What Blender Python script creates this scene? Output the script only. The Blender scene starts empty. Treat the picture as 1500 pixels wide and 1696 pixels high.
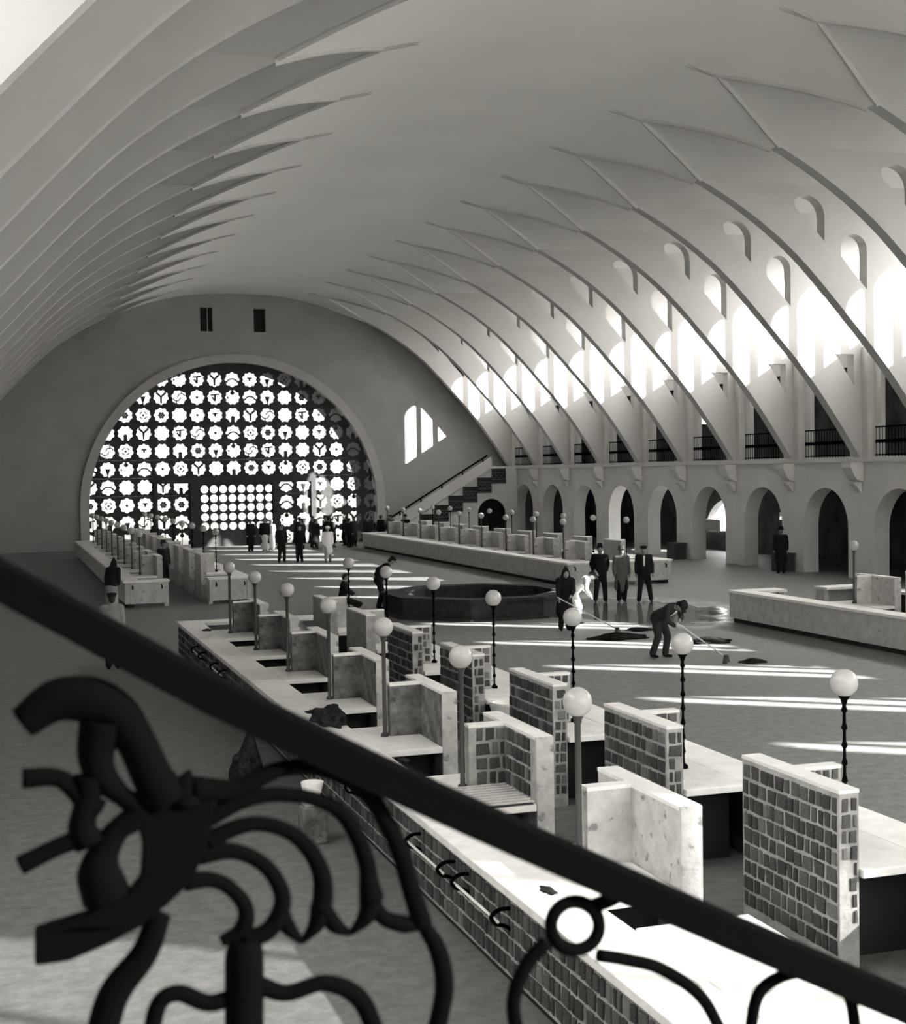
import bpy, bmesh, math, random
import numpy as np
from mathutils import Vector, Matrix
from mathutils.geometry import tessellate_polygon

random.seed(7)
PI = math.pi
scene = bpy.context.scene
COL = scene.collection

# ------------------------------------------------------------------ camera
F_PX, CX, CY, IMG_W, IMG_H = 2300.0, 742.0, 855.0, 1500.0, 1696.0
cam_d = bpy.data.cameras.new('camera')
cam = bpy.data.objects.new('camera', cam_d)
COL.objects.link(cam)
cam_d.sensor_fit = 'HORIZONTAL'
cam_d.sensor_width = 36.0
cam_d.lens = 36.0 * F_PX / IMG_W
cam_d.shift_x = (IMG_W / 2 - CX) / IMG_W
cam_d.shift_y = (CY - IMG_H / 2) / IMG_W
cam_d.clip_start, cam_d.clip_end = 0.1, 600
R_ = Vector((0.95159904, -0.30692597, -0.01599107))
U_ = Vector((0.02506543, 0.02564611, 0.99935679))
W_ = Vector((0.30631845, 0.95138779, -0.03209804))
CAMZ = 4.1
cam.matrix_world = Matrix(((R_.x, U_.x, -W_.x, 0), (R_.y, U_.y, -W_.y, 0), (R_.z, U_.z, -W_.z, CAMZ), (0, 0, 0, 1)))
cam_d.dof.use_dof = True
cam_d.dof.focus_distance = 26.0
cam_d.dof.aperture_fstop = 6.3
scene.camera = cam

# ------------------------------------------------------------------ light
world = bpy.data.worlds.new('sky')
scene.world = world
world.use_nodes = True
bg = world.node_tree.nodes['Background']
bg.inputs[0].default_value = (1.0, 0.985, 0.955, 1)
bg.inputs[1].default_value = 5.2
sun_d = bpy.data.lights.new('sun', 'SUN')
sun_d.energy = 11.0
sun_d.angle = math.radians(0.53)
sun_d.color = (1.0, 0.985, 0.955)
sun = bpy.data.objects.new('sun', sun_d)
COL.objects.link(sun)
SUN_DIR = Vector((-1.0, 0.78, -0.63)).normalized()
sun.rotation_euler = SUN_DIR.to_track_quat('-Z', 'Y').to_euler()
sun.location = (60, -40, 50)
scene.view_settings.view_transform = 'Standard'
scene.view_settings.look = 'None'
scene.view_settings.gamma = 1.0
scene.view_settings.use_curve_mapping = False
scene.view_settings.exposure = 1.92
try:
    scene.cycles.use_denoising = True
    scene.cycles.max_bounces = 10
    scene.cycles.diffuse_bounces = 8
    scene.cycles.sample_clamp_indirect = 6.0
except Exception:
    pass

# ------------------------------------------------------------------ materials
MATS = {}
def mat(name, g, rough=0.8, var=0.0, scale=4.0, bump=0.0, bscale=30.0, metal=0.0, spot=0.0, spot_scale=8.0, spec=0.3, warm=True):
    if name in MATS:
        return MATS[name]
    m = bpy.data.materials.new(name)
    m.use_nodes = True
    nt = m.node_tree
    N, L = nt.nodes, nt.links
    b = N['Principled BSDF']
    tint = (1.0, 0.985, 0.96) if warm else (1, 1, 1)
    col = lambda v: (v * tint[0], v * tint[1], v * tint[2], 1)
    b.inputs['Base Color'].default_value = col(g)
    b.inputs['Roughness'].default_value = rough
    b.inputs['Metallic'].default_value = metal
    b.inputs['Specular IOR Level'].default_value = spec
    tc = None
    if var or bump or spot:
        tc = N.new('ShaderNodeTexCoord')
    out = None
    if var:
        n = N.new('ShaderNodeTexNoise')
        n.inputs['Scale'].default_value = scale
        n.inputs['Detail'].default_value = 6
        n.inputs['Roughness'].default_value = 0.62
        L.new(tc.outputs['Object'], n.inputs['Vector'])
        r = N.new('ShaderNodeValToRGB')
        r.color_ramp.elements[0].position = 0.3
        r.color_ramp.elements[1].position = 0.7
        r.color_ramp.elements[0].color = col(max(0.0, g - var))
        r.color_ramp.elements[1].color = col(min(1.0, g + var))
        L.new(n.outputs['Fac'], r.inputs['Fac'])
        out = r.outputs['Color']
    if spot:
        n2 = N.new('ShaderNodeTexNoise')
        n2.inputs['Scale'].default_value = spot_scale
        n2.inputs['Detail'].default_value = 4
        L.new(tc.outputs['Object'], n2.inputs['Vector'])
        r2 = N.new('ShaderNodeValToRGB')
        r2.color_ramp.elements[0].position = 0.60
        r2.color_ramp.elements[1].position = 0.68
        r2.color_ramp.elements[0].color = (0, 0, 0, 1)
        r2.color_ramp.elements[1].color = (1, 1, 1, 1)
        L.new(n2.outputs['Fac'], r2.inputs['Fac'])
        mx = N.new('ShaderNodeMixRGB')
        L.new(r2.outputs['Color'], mx.inputs['Fac'])
        if out:
            L.new(out, mx.inputs['Color1'])
        else:
            mx.inputs['Color1'].default_value = col(g)
        mx.inputs['Color2'].default_value = col(g * (1 - spot))
        out = mx.outputs['Color']
    if out:
        L.new(out, b.inputs['Base Color'])
    if bump:
        nb = N.new('ShaderNodeTexNoise')
        nb.inputs['Scale'].default_value = bscale
        nb.inputs['Detail'].default_value = 5
        L.new(tc.outputs['Object'], nb.inputs['Vector'])
        bp = N.new('ShaderNodeBump')
        bp.inputs['Strength'].default_value = bump
        bp.inputs['Distance'].default_value = 0.02
        L.new(nb.outputs['Fac'], bp.inputs['Height'])
        L.new(bp.outputs['Normal'], b.inputs['Normal'])
    MATS[name] = m
    return m

VAULT = mat('vault_plaster_brightened', 0.90, 0.9, 0.03, 0.35)  # same plaster as the ribs, colour raised so the crown looks brighter lit
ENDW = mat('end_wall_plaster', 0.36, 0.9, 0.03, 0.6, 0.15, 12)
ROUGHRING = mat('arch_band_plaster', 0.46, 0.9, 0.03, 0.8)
RIBM = mat('rib_plaster_dimmed', 0.52, 0.9, 0.03, 0.6)  # colour lowered to hold back brightness on ribs and side cells
PLASTER = mat('wall_plaster', 0.60, 0.9, 0.04, 0.6, 0.15, 12)
ARCADE = mat('arcade_render', 0.68, 0.9, 0.05, 1.2, 0.3, 20)
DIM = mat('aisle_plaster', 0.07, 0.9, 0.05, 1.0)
WORKTOP = mat('terrazzo_worktop', 0.86, 0.45, 0.08, 5.0, 0.05, 60)
COUNTER = mat('counter_render', 0.52, 0.85, 0.08, 4.0, 0.3, 25, spot=0.25, spot_scale=5)
MORTAR = mat('mortar', 0.36, 0.9, 0.10, 6.0, 0.4, 30)
ROUGHCAST = mat('partition_plaster', 0.15, 0.9, 0.10, 5.0, 0.4, 25, spot=0.45, spot_scale=9)
PALE_CAST = mat('pale_partition_plaster', 0.48, 0.85, 0.10, 6.0, 0.5, 25, spot=0.55, spot_scale=10)
COPING = mat('coping', 0.74, 0.8, 0.06, 6.0, 0.2, 40)
STONE = [mat('stone_%s' % n, g, 0.85, 0.06, 9.0, 0.6, 22) for n, g in (('dark', 0.05), ('mid', 0.075), ('grey', 0.11), ('light', 0.19))]
IRON = mat('wrought_iron', 0.002, 0.9, metal=0.0, spec=0.02)
POST = mat('painted_post', 0.045, 0.5, spec=0.4)
GLOBE = mat('opal_glass', 0.42, 0.25, 0.03, 12.0, spec=0.5)
GRILLE = mat('window_concrete', 0.055, 0.9, 0.015, 3.0)
WOODD = mat('dark_wood', 0.05, 0.7, 0.02, 5)
SLATM = mat('pale_wood', 0.62, 0.7, 0.1, 5)
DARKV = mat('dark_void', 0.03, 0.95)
CLOTH_B = mat('black_cloth', 0.016, 0.95, spec=0.1)
CLOTH_D = mat('dark_cloth', 0.035, 0.95, 0.01, 10, spec=0.1)
CLOTH_G = mat('grey_cloth', 0.12, 0.95, 0.03, 12, spec=0.1)
CLOTH_M = mat('mid_grey_cloth', 0.28, 0.95, 0.04, 12, spec=0.1)
CLOTH_W = mat('white_cloth', 0.80, 0.95, 0.03, 10, spec=0.1)
SKIN = mat('skin', 0.24, 0.6)
HAIR = mat('hair', 0.015, 0.7)
SACK = mat('sacking', 0.03, 0.95, 0.02, 14, 0.8, 18, spec=0.0)
DIRT = mat('dirt', 0.02, 0.95, 0.01, 8, 0.8, 14, spec=0.0)
STREET = mat('street', 0.55, 0.9, 0.05, 0.5)

# floor: worn stone with a hosed-down wet patch
def floor_material():
    m = bpy.data.materials.new('hall_floor')
    m.use_nodes = True
    N, L = m.node_tree.nodes, m.node_tree.links
    b = N['Principled BSDF']
    tc = N.new('ShaderNodeTexCoord')
    mp = N.new('ShaderNodeMapping')
    mp.inputs['Scale'].default_value = (1.0, 1.3, 1.0)
    L.new(tc.outputs['Object'], mp.inputs['Vector'])
    n = N.new('ShaderNodeTexNoise')
    n.inputs['Scale'].default_value = 4.5
    n.inputs['Detail'].default_value = 12
    n.inputs['Roughness'].default_value = 0.8
    L.new(mp.outputs['Vector'], n.inputs['Vector'])
    r = N.new('ShaderNodeValToRGB')
    r.color_ramp.elements[0].position = 0.36
    r.color_ramp.elements[1].position = 0.64
    r.color_ramp.elements[0].color = (0.11, 0.118, 0.115, 1)
    r.color_ramp.elements[1].color = (0.22, 0.217, 0.211, 1)
    L.new(n.outputs['Fac'], r.inputs['Fac'])
    L.new(r.outputs['Color'], b.inputs['Base Color'])
    # wet mask: distance to the wet patch plus noise
    sep = N.new('ShaderNodeVectorMath'); sep.operation = 'SUBTRACT'
    sep.inputs[1].default_value = (17.3, 36.6, 0)
    L.new(tc.outputs['Object'], sep.inputs[0])
    sc = N.new('ShaderNodeVectorMath'); sc.operation = 'MULTIPLY'
    sc.inputs[1].default_value = (0.32, 0.20, 0)
    L.new(sep.outputs[0], sc.inputs[0])
    ln = N.new('ShaderNodeVectorMath'); ln.operation = 'LENGTH'
    L.new(sc.outputs[0], ln.inputs[0])
    n2 = N.new('ShaderNodeTexNoise')
    n2.inputs['Scale'].default_value = 0.9
    n2.inputs['Detail'].default_value = 4
    L.new(tc.outputs['Object'], n2.inputs['Vector'])
    ad = N.new('ShaderNodeMath'); ad.operation = 'ADD'
    L.new(ln.outputs['Value'], ad.inputs[0])
    L.new(n2.outputs['Fac'], ad.inputs[1])
    rr = N.new('ShaderNodeMapRange')
    rr.inputs['From Min'].default_value = 1.15
    rr.inputs['From Max'].default_value = 1.6
    rr.inputs['To Min'].default_value = 0.07
    rr.inputs['To Max'].default_value = 0.62
    L.new(ad.outputs[0], rr.inputs['Value'])
    L.new(rr.outputs['Result'], b.inputs['Roughness'])
    b.inputs['Specular IOR Level'].default_value = 0.5
    return m
FLOORM = floor_material()

def glass_material(name='window_glass', tr=0.93):
    m = bpy.data.materials.new(name)
    m.use_nodes = True
    N, L = m.node_tree.nodes, m.node_tree.links
    N.remove(N['Principled BSDF'])
    t = N.new('ShaderNodeBsdfTransparent')
    t.inputs[0].default_value = (tr, tr, tr * 0.99, 1)
    g = N.new('ShaderNodeBsdfGlossy')
    g.inputs['Roughness'].default_value = 0.08
    mx = N.new('ShaderNodeMixShader')
    mx.inputs[0].default_value = 0.05
    L.new(t.outputs[0], mx.inputs[1]); L.new(g.outputs[0], mx.inputs[2])
    L.new(mx.outputs[0], N['Material Output'].inputs['Surface'])
    return m
GLASS = glass_material('window_glass', 0.30)
DIMMING = glass_material('dimming_glass', 0.50)  # unseen pane behind the camera, transmission tuned to dim its daylight

def water_material():
    m = bpy.data.materials.new('basin_water')
    m.use_nodes = True
    b = m.node_tree.nodes['Principled BSDF']
    b.inputs['Base Color'].default_value = (0.05, 0.05, 0.048, 1)
    b.inputs['Roughness'].default_value = 0.06
    return m
WATER = water_material()

# ------------------------------------------------------------------ helpers
def obj(name, me_or_bm, m=None, parent=None, loc=None, smooth=False):
    if isinstance(me_or_bm, bmesh.types.BMesh):
        me = bpy.data.meshes.new(name)
        bmesh.ops.recalc_face_normals(me_or_bm, faces=me_or_bm.faces)
        me_or_bm.to_mesh(me)
        me_or_bm.free()
    else:
        me = me_or_bm
    if smooth:
        for p in me.polygons:
            p.use_smooth = True
    if m is not None and not me.materials:
        me.materials.append(m)
    o = bpy.data.objects.new(name, me)
    COL.objects.link(o)
    if parent is not None:
        o.parent = parent
    if loc is not None:
        o.location = loc
    return o

def empty(name, loc=(0, 0, 0), rz=0.0):
    o = bpy.data.objects.new(name, None)
    o.empty_display_size = 0.2
    COL.objects.link(o)
    o.location = loc
    o.rotation_euler = (0, 0, rz)
    return o

def tag(o, label, cat, group=None):
    o['label'] = label
    o['category'] = cat
    if group:
        o['group'] = group
    return o

def struct(o, label=None):
    o['kind'] = 'structure'
    if label:
        o['label'] = label
    return o

def bx(bm, x0, x1, y0, y1, z0, z1):
    vs = [bm.verts.new(c) for c in ((x0, y0, z0), (x1, y0, z0), (x1, y1, z0), (x0, y1, z0), (x0, y0, z1), (x1, y0, z1), (x1, y1, z1), (x0, y1, z1))]
    for f in ((0, 3, 2, 1), (4, 5, 6, 7), (0, 1, 5, 4), (1, 2, 6, 5), (2, 3, 7, 6), (3, 0, 4, 7)):
        bm.faces.new([vs[i] for i in f])

def box(x0, x1, y0, y1, z0, z1, bevel=0.0):
    bm = bmesh.new()
    bx(bm, x0, x1, y0, y1, z0, z1)
    if bevel:
        bmesh.ops.bevel(bm, geom=bm.edges[:], offset=bevel, segments=2, affect='EDGES', profile=0.5)
    return bm

def prism(bm, loops, to3, d0, d1):
    """loops: [outer, hole, ...] in 2D; to3(a, b, d) -> xyz; extruded from d0 to d1."""
    tris = tessellate_polygon([[Vector((a, b, 0)) for a, b in lp] for lp in loops])
    flat = [p for lp in loops for p in lp]
    v0 = [bm.verts.new(to3(a, b, d0)) for a, b in flat]
    v1 = [bm.verts.new(to3(a, b, d1)) for a, b in flat]
    for t in tris:
        if len(set(t)) < 3:
            continue
        try:
            bm.faces.new([v0[i] for i in t])
            bm.faces.new([v1[i] for i in reversed(t)])
        except ValueError:
            pass
    k = 0
    for lp in loops:
        n = len(lp)
        for i in range(n):
            j = (i + 1) % n
            bm.faces.new((v0[k + i], v0[k + j], v1[k + j], v1[k + i]))
        k += n

XZ = lambda a, b, d: (a, d, b)       # profile in X/Z, extruded along Y
YZ = lambda a, b, d: (d, a, b)       # profile in Y/Z, extruded along X
XY = lambda a, b, d: (a, b, d)

def arch_loop(c, w, z0, ztop, n=14, pointed=0.0):
    r = w / 2
    zs = ztop - r
    pts = [(c - r, z0), (c + r, z0)]
    for i in range(n + 1):
        t = math.pi * i / n
        pts.append((c + r * math.cos(t), zs + r * math.sin(t)))
    return pts

def smooth_path(pts, n=6, closed=False):
    P = [np.array(p, float) for p in pts]
    out = []
    m = len(P)
    rng = range(m if closed else m - 1)
    for i in rng:
        if closed:
            p0, p1, p2, p3 = P[(i - 1) % m], P[i], P[(i + 1) % m], P[(i + 2) % m]
        else:
            p0 = P[i - 1] if i > 0 else 2 * P[0] - P[1]
            p1, p2 = P[i], P[i + 1]
            p3 = P[i + 2] if i + 2 < m else 2 * P[m - 1] - P[m - 2]
        for k in range(n):
            t = k / n
            out.append(0.5 * ((2 * p1) + (-p0 + p2) * t + (2 * p0 - 5 * p1 + 4 * p2 - p3) * t * t + (-p0 + 3 * p1 - 3 * p2 + p3) * t ** 3))
    if not closed:
        out.append(P[-1])
    return out

def tube(bm, pts, rad, seg=8, closed=False, squash=None):
    """Sweep a circle (or squashed section) along a polyline; rad scalar or list."""
    P = [Vector(p) for p in pts]
    n = len(P)
    rs = rad if isinstance(rad, (list, tuple)) else [rad] * n
    rings = []
    up = Vector((0, 0, 1))
    prev = None
    for i in range(n):
        if closed:
            t = P[(i + 1) % n] - P[i - 1]
        else:
            t = P[min(i + 1, n - 1)] - P[max(i - 1, 0)]
        t.normalize()
        ref = prev if prev is not None else (Vector((0, 1, 0)) if abs(t.y) < 0.9 else Vector((1, 0, 0)))
        a = ref - t * ref.dot(t)
        if a.length < 1e-5:
            a = Vector((1, 0, 0)) - t * t.x
        a.normalize()
        prev = a
        b = t.cross(a)
        sq = squash or (1, 1)
        rings.append([bm.verts.new(P[i] + (a * math.cos(2 * math.pi * k / seg) * sq[0] + b * math.sin(2 * math.pi * k / seg) * sq[1]) * rs[i]) for k in range(seg)])
    for i in range(n if closed else n - 1):
        r0, r1 = rings[i], rings[(i + 1) % n]
        for k in range(seg):
            bm.faces.new((r0[k], r0[(k + 1) % seg], r1[(k + 1) % seg], r1[k]))
    if not closed:
        bm.faces.new(list(reversed(rings[0])))
        bm.faces.new(rings[-1])

def lathe(bm, prof, c=(0, 0, 0), seg=16):
    rings = []
    for r, z in prof:
        if r < 1e-5:
            rings.append([bm.verts.new((c[0], c[1], c[2] + z))])
        else:
            rings.append([bm.verts.new((c[0] + r * math.cos(2 * math.pi * k / seg), c[1] + r * math.sin(2 * math.pi * k / seg), c[2] + z)) for k in range(seg)])
    for a, b in zip(rings, rings[1:]):
        for k in range(seg):
            j = (k + 1) % seg
            if len(a) == 1 and len(b) == 1:
                continue
            if len(a) == 1:
                bm.faces.new((a[0], b[j], b[k]))
            elif len(b) == 1:
                bm.faces.new((a[k], a[j], b[0]))
            else:
                bm.faces.new((a[k], a[j], b[j], b[k]))
    if len(rings[0]) > 1:
        bm.faces.new(list(reversed(rings[0])))
    if len(rings[-1]) > 1:
        bm.faces.new(rings[-1])

def copy_to(o, parent=None, loc=None, rot=None, scale=None):
    c = o.copy()
    COL.objects.link(c)
    c.parent = parent
    if loc is not None:
        c.location = loc
    if rot is not None:
        c.rotation_euler = rot
    if scale is not None:
        c.scale = scale
    return c

ORD = ['nearest', 'second nearest', 'third nearest', 'fourth nearest', 'fifth nearest', 'sixth nearest', 'seventh nearest', 'eighth nearest', 'ninth nearest', 'tenth nearest', 'eleventh nearest', 'twelfth nearest']

# ------------------------------------------------------------------ the hall: dimensions
XC = 13.2                     # centre line
HALF = 16.2                   # half width at the arcades
YN, YF = -1.3, 80.0           # near and far end walls
BAY, Y_FIN0 = 4.5, 2.5
FINS = [Y_FIN0 + BAY * k for k in range(18)]      # 2.5 ... 79.0
FIN_T = 0.42
CU = [0, 2.5, 4.4, 7.4, 9.5, 10.9, 12.4, 14.04, 15.4, 16.1]
CZ = [14.5, 14.40, 14.05, 12.9, 11.70, 10.60, 9.07, 7.24, 5.4, 4.35]
# smooth interpolation of the vault profile (cubic through the measured points)
def _spline(xs, ys):
    n = len(xs)
    h = np.diff(xs); A = np.zeros((n, n)); r = np.zeros(n)
    A[0, 0] = 2 * h[0]; A[0, 1] = h[0]; r[0] = 6 * ((ys[1] - ys[0]) / h[0] - 0.0)
    A[-1, -1] = 1
    for i in range(1, n - 1):
        A[i, i - 1] = h[i - 1]; A[i, i] = 2 * (h[i - 1] + h[i]); A[i, i + 1] = h[i]
        r[i] = 6 * ((ys[i + 1] - ys[i]) / h[i] - (ys[i] - ys[i - 1]) / h[i - 1])
    M = np.linalg.solve(A, r)
    def f(x):
        i = int(min(max(np.searchsorted(xs, x) - 1, 0), n - 2))
        a, b, hh = xs[i + 1] - x, x - xs[i], h[i]
        return (M[i] * a ** 3 + M[i + 1] * b ** 3) / (6 * hh) + (ys[i] / hh - M[i] * hh / 6) * a + (ys[i + 1] / hh - M[i + 1] * hh / 6) * b
    return f
vz = _spline(np.array(CU, float), np.array(CZ, float))
U_TIP, U_FORK = 4.4, 7.4
OUT = HALF + 0.25             # upper side wall plane

# floor and street
struct(obj('floor', box(-8, 34.4, YN, YF + 0.2, -0.3, 0.0), FLOORM), 'worn pale stone floor of the market hall')
struct(obj('ground', box(-120, 160, -120, 220, -0.6, -0.32), STREET), 'pale street outside the hall')

# vault: barrel between the groins plus the side cells
def groin_u(y):
    """Half-width of the barrel surface at y (between tip and fork)."""
    d = abs(((y - Y_FIN0 + BAY / 2) % BAY) - BAY / 2)   # distance to nearest fin
    h0, h1 = FIN_T / 2, BAY / 2
    t = min(max((d - h0) / (h1 - h0), 0), 1)
    return U_FORK + (U_TIP - U_FORK) * t ** 0.9

def build_vault():
    bm = bmesh.new()
    ys = [YN]
    k = -1
    allfins = [Y_FIN0 + BAY * k for k in range(-1, 18)]
    for yf in allfins:
        for t in (-FIN_T / 2, FIN_T / 2):
            if YN < yf + t < YF + 0.1:
                ys.append(yf + t)
        for i in range(1, 12):
            y = yf + FIN_T / 2 + (BAY - FIN_T) * i / 12
            if YN < y < YF + 0.1:
                ys.append(y)
    ys.append(YF + 0.1)
    ys = sorted(set(round(y, 4) for y in ys))
    NB = 28
    prev = None
    for y in ys:
        ub = groin_u(y)
        row = [bm.verts.new((XC + u, y, float(vz(abs(u))))) for u in np.linspace(-ub, ub, NB + 1)]
        zt = float(vz(ub))
        sides = []
        for s in (-1, 1):
            sides.append([bm.verts.new((XC + s * u, y, zt + 0.04 * i)) for i, u in enumerate((ub, (ub + OUT) / 2, OUT + 0.1))])
        if prev:
            for i in range(NB):
                bm.faces.new((prev[0][i], prev[0][i + 1], row[i + 1], row[i]))
            for a, b in zip(prev[1], sides):
                for i in range(2):
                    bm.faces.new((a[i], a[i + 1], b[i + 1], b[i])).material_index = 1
        prev = (row, sides)
    return bm
ceiling = struct(obj('ceiling', build_vault(), VAULT, smooth=False), 'pale plastered barrel vault with pointed side cells')
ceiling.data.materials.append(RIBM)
for p in ceiling.data.polygons:
    p.use_smooth = True
try:
    ceiling.data.set_sharp_from_angle(angle=math.radians(12))
except Exception:
    pass

# ribs: transverse fins pierced by slanting openings
def rib_mesh(s):
    us = np.linspace(16.1, U_FORK - 0.05, 26)
    outer = [(u, float(vz(u))) for u in us]
    outer += [(U_FORK - 0.05, 13.05), (OUT, 13.05), (OUT, 4.35)]
    outer = outer
    def hole(ul, ur, top, dv, r_arch):
        ul2 = ul
        low = [(u, float(vz(u)) + dv) for u in np.linspace(ul2, ur, 6)]
        if r_arch:
            r = (ur - ul) / 2
            zs = top - r
            c = (ul + ur) / 2
            upc = [(c + r * math.cos(t), zs + r * math.sin(t)) for t in np.linspace(0, math.pi, 12)]
            lo = lambda u: float(vz(u)) + dv + 0.03
            upc = [(u, z) for u, z in upc if z > lo(u)]
            cut = [(u, z) for u, z in low if u > upc[-1][0]]
            return cut + upc
        upc = [(ur, top), (ul + 0.05, top)]
        low = [(u, z) for u, z in low if z < top - 0.03]
        return low + upc
    holes = [hole(10.45, 11.75, 12.6, 1.42, True), hole(12.35, 13.3, 11.45, 1.6, True), hole(15.0, 15.85, 8.05, 2.2, False)]
    bm = bmesh.new()
    loops = [[(XC + s * a, b) for a, b in lp] for lp in [outer] + holes]
    prism(bm, loops, XZ, -FIN_T / 2, FIN_T / 2)
    me = bpy.data.meshes.new('rib')
    bmesh.ops.recalc_face_normals(bm, faces=bm.faces)
    bm.to_mesh(me); bm.free()
    me.materials.append(RIBM)
    return me
for s in (1, -1):
    rm = rib_mesh(s)
    for y in FINS[:]:
        obj('rib', rm, parent=ceiling, loc=(0, y, 0))

# fillets along the groins of every side cell
def groin_mesh(s, half):
    ys = np.linspace(FIN_T / 2, BAY / 2, 9)
    pts = []
    for d in ys:
        u = groin_u(Y_FIN0 + d)
        pts.append((XC + s * u, d if half > 0 else BAY - d, float(vz(u)) - 0.01))
    u = U_TIP - 0.9
    pts.append((XC + s * u, BAY / 2 + (0.10 if half > 0 else -0.10), float(vz(u)) - 0.005))
    bm = bmesh.new()
    tube(bm, pts, [0.075] * 8 + [0.06, 0.02], 6)
    me = bpy.data.meshes.new('groin_fillet')
    bmesh.ops.recalc_face_normals(bm, faces=bm.faces)
    bm.to_mesh(me); bm.free()
    me.materials.append(RIBM)
    return me
for s in (1, -1):
    for half in (1, -1):
        gm = groin_mesh(s, half)
        for y in FINS[:-1]:
            obj('groin_fillet', gm, parent=ceiling, loc=(0, y, 0))

# side walls: arcade below, gallery openings and lancet windows above
def side_wall(s, name):
    X0 = XC + s * HALF
    T = 0.65
    bm = bmesh.new()
    lo = [(YN, -0.25), (YF + 0.2, -0.25), (YF + 0.2, 4.2), (YN, 4.2)]
    arches = []
    for y in FINS[:-1]:
        c = y + BAY / 2 - 0.05
        arches.append(arch_loop(c, 2.95, -0.1, 3.27, 20))
    prism(bm, [lo] + arches, YZ, X0, X0 + s * T)
    w = struct(obj(name, bm, ARCADE), 'rendered side wall with a round-arched arcade')
    # string course carrying the gallery
    obj('ledge', box(min(X0 - s * 0.12, X0 + s * 0.7), max(X0 - s * 0.12, X0 + s * 0.7), YN, YF, 4.2, 4.38, 0.02), PLASTER, w)
    # upper wall
    bm = bmesh.new()
    up = [(YN, 4.38), (YF + 0.2, 4.38), (YF + 0.2, 14.6), (YN, 14.6)]
    holes = []
    for y in [Y_FIN0 - BAY] + FINS[:-1]:
        if y + 1.0 > YN:
            holes.append([(y + 0.95, 4.42), (y + 3.55, 4.42), (y + 3.55, 7.7), (y + 0.95, 7.7)])
            for q in ((0.62, 1.42, 2.24, 3.06, 3.88) if s > 0 or y < 12 else ()):  # left lancets added near the camera only, to brighten the near vault
                holes.append(arch_loop(y + q, 0.66, 8.7, 11.95, 8))
    prism(bm, [up] + holes, YZ, XC + s * OUT, XC + s * (OUT + 0.18))
    obj('upper_wall', bm, PLASTER, w)
    # pilasters beside every gallery opening, carrying the ribs' backs
    bmp = box(-0.22, 0.22, -0.55, 0.55, 4.38, 8.3)
    me = bpy.data.meshes.new('pilaster'); bmesh.ops.recalc_face_normals(bmp, faces=bmp.faces); bmp.to_mesh(me); bmp.free(); me.materials.append(PLASTER)
    for y in FINS:
        obj('pilaster', me, parent=w, loc=(XC + s * (OUT - 0.05), y, 0))
    # corbels under the ribs
    bmc = bmesh.new()
    prof = [(-0.02, 4.2), (-0.55, 4.2), (-0.55, 4.02), (-0.42, 3.75), (-0.30, 3.58), (-0.02, 3.5)]
    prism(bmc, [[(p[0] * s, p[1]) for p in prof]], XZ, -0.28, 0.28)
    prof2 = [(-0.02, 3.5), (-0.34, 3.5), (-0.34, 3.42), (-0.2, 3.3), (-0.06, 3.1), (-0.02, 3.1)]
    prism(bmc, [[(p[0] * s, p[1]) for p in prof2]], XZ, -0.17, 0.17)
    mc = bpy.data.meshes.new('corbel'); bmesh.ops.recalc_face_normals(bmc, faces=bmc.faces); bmc.to_mesh(mc); bmc.free(); mc.materials.append(ARCADE)
    for y in FINS:
        obj('corbel', mc, parent=w, loc=(X0, y, 0))
    # aisle and gallery behind
    XO = X0 + s * 4.6
    a, b = sorted((X0 + s * T, XO + s * 0.4))
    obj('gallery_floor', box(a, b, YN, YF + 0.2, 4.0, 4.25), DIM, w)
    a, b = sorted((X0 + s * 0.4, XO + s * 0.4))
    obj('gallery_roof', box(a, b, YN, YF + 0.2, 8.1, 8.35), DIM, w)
    bm = bmesh.new()
    ow = [(YN, -0.3), (YF + 0.2, -0.3), (YF + 0.2, 8.1), (YN, 8.1)]
    oh = []
    for y in (60.6, 55.7) if s > 0 else ():
        if y > 56:
            oh.append([(y + 2.35 * math.cos(t), 0.95 + 1.6 * math.sin(t)) for t in np.linspace(0, PI, 20)])
        else:
            oh.append([(y - 0.15, 1.65), (y + 0.3, 1.65), (y + 0.3, 2.0), (y - 0.15, 2.0)])
    for y in FINS[:-1] if s > 0 else ():
        oh.append([(y + 1.7, 6.3), (y + 2.8, 6.3), (y + 2.8, 7.4), (y + 1.7, 7.4)])
    prism(bm, [ow] + oh, YZ, XO, XO + s * 0.4)
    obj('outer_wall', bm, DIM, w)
    return w
wall_right = side_wall(1, 'wall_right')
wall_left = side_wall(-1, 'wall_left')
# the serving hatch standing in the lit outer arch
obj('hatch_board', box(33.85, 33.95, 61.25, 63.0, 0.95, 1.5), CLOTH_M, wall_right)

# far end wall with the great arched window
WC, WR, WZ = 13.0, 8.3, 2.25
def big_arch(r, z0, n=48):
    pts = [(WC - r, z0), (WC + r, z0)]
    for i in range(n + 1):
        t = math.pi * i / n
        pts.append((WC + r * math.cos(t), WZ + r * math.sin(t)))
    return pts
bm = bmesh.new()
outer = [(-8, -0.25), (34.5, -0.25), (34.5, 15.2), (-8, 15.2)]
sw = [[(x0, 12.33), (x0 + 0.7, 12.33), (x0 + 0.7, 13.68), (x0, 13.68)] for x0 in (11.09, 14.16)]
prism(bm, [outer, big_arch(WR, -0.1)] + sw, XZ, YF, YF + 0.55)
wall_back = struct(obj('wall_back', bm, ENDW), 'plastered end wall pierced by the great arched window')
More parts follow.
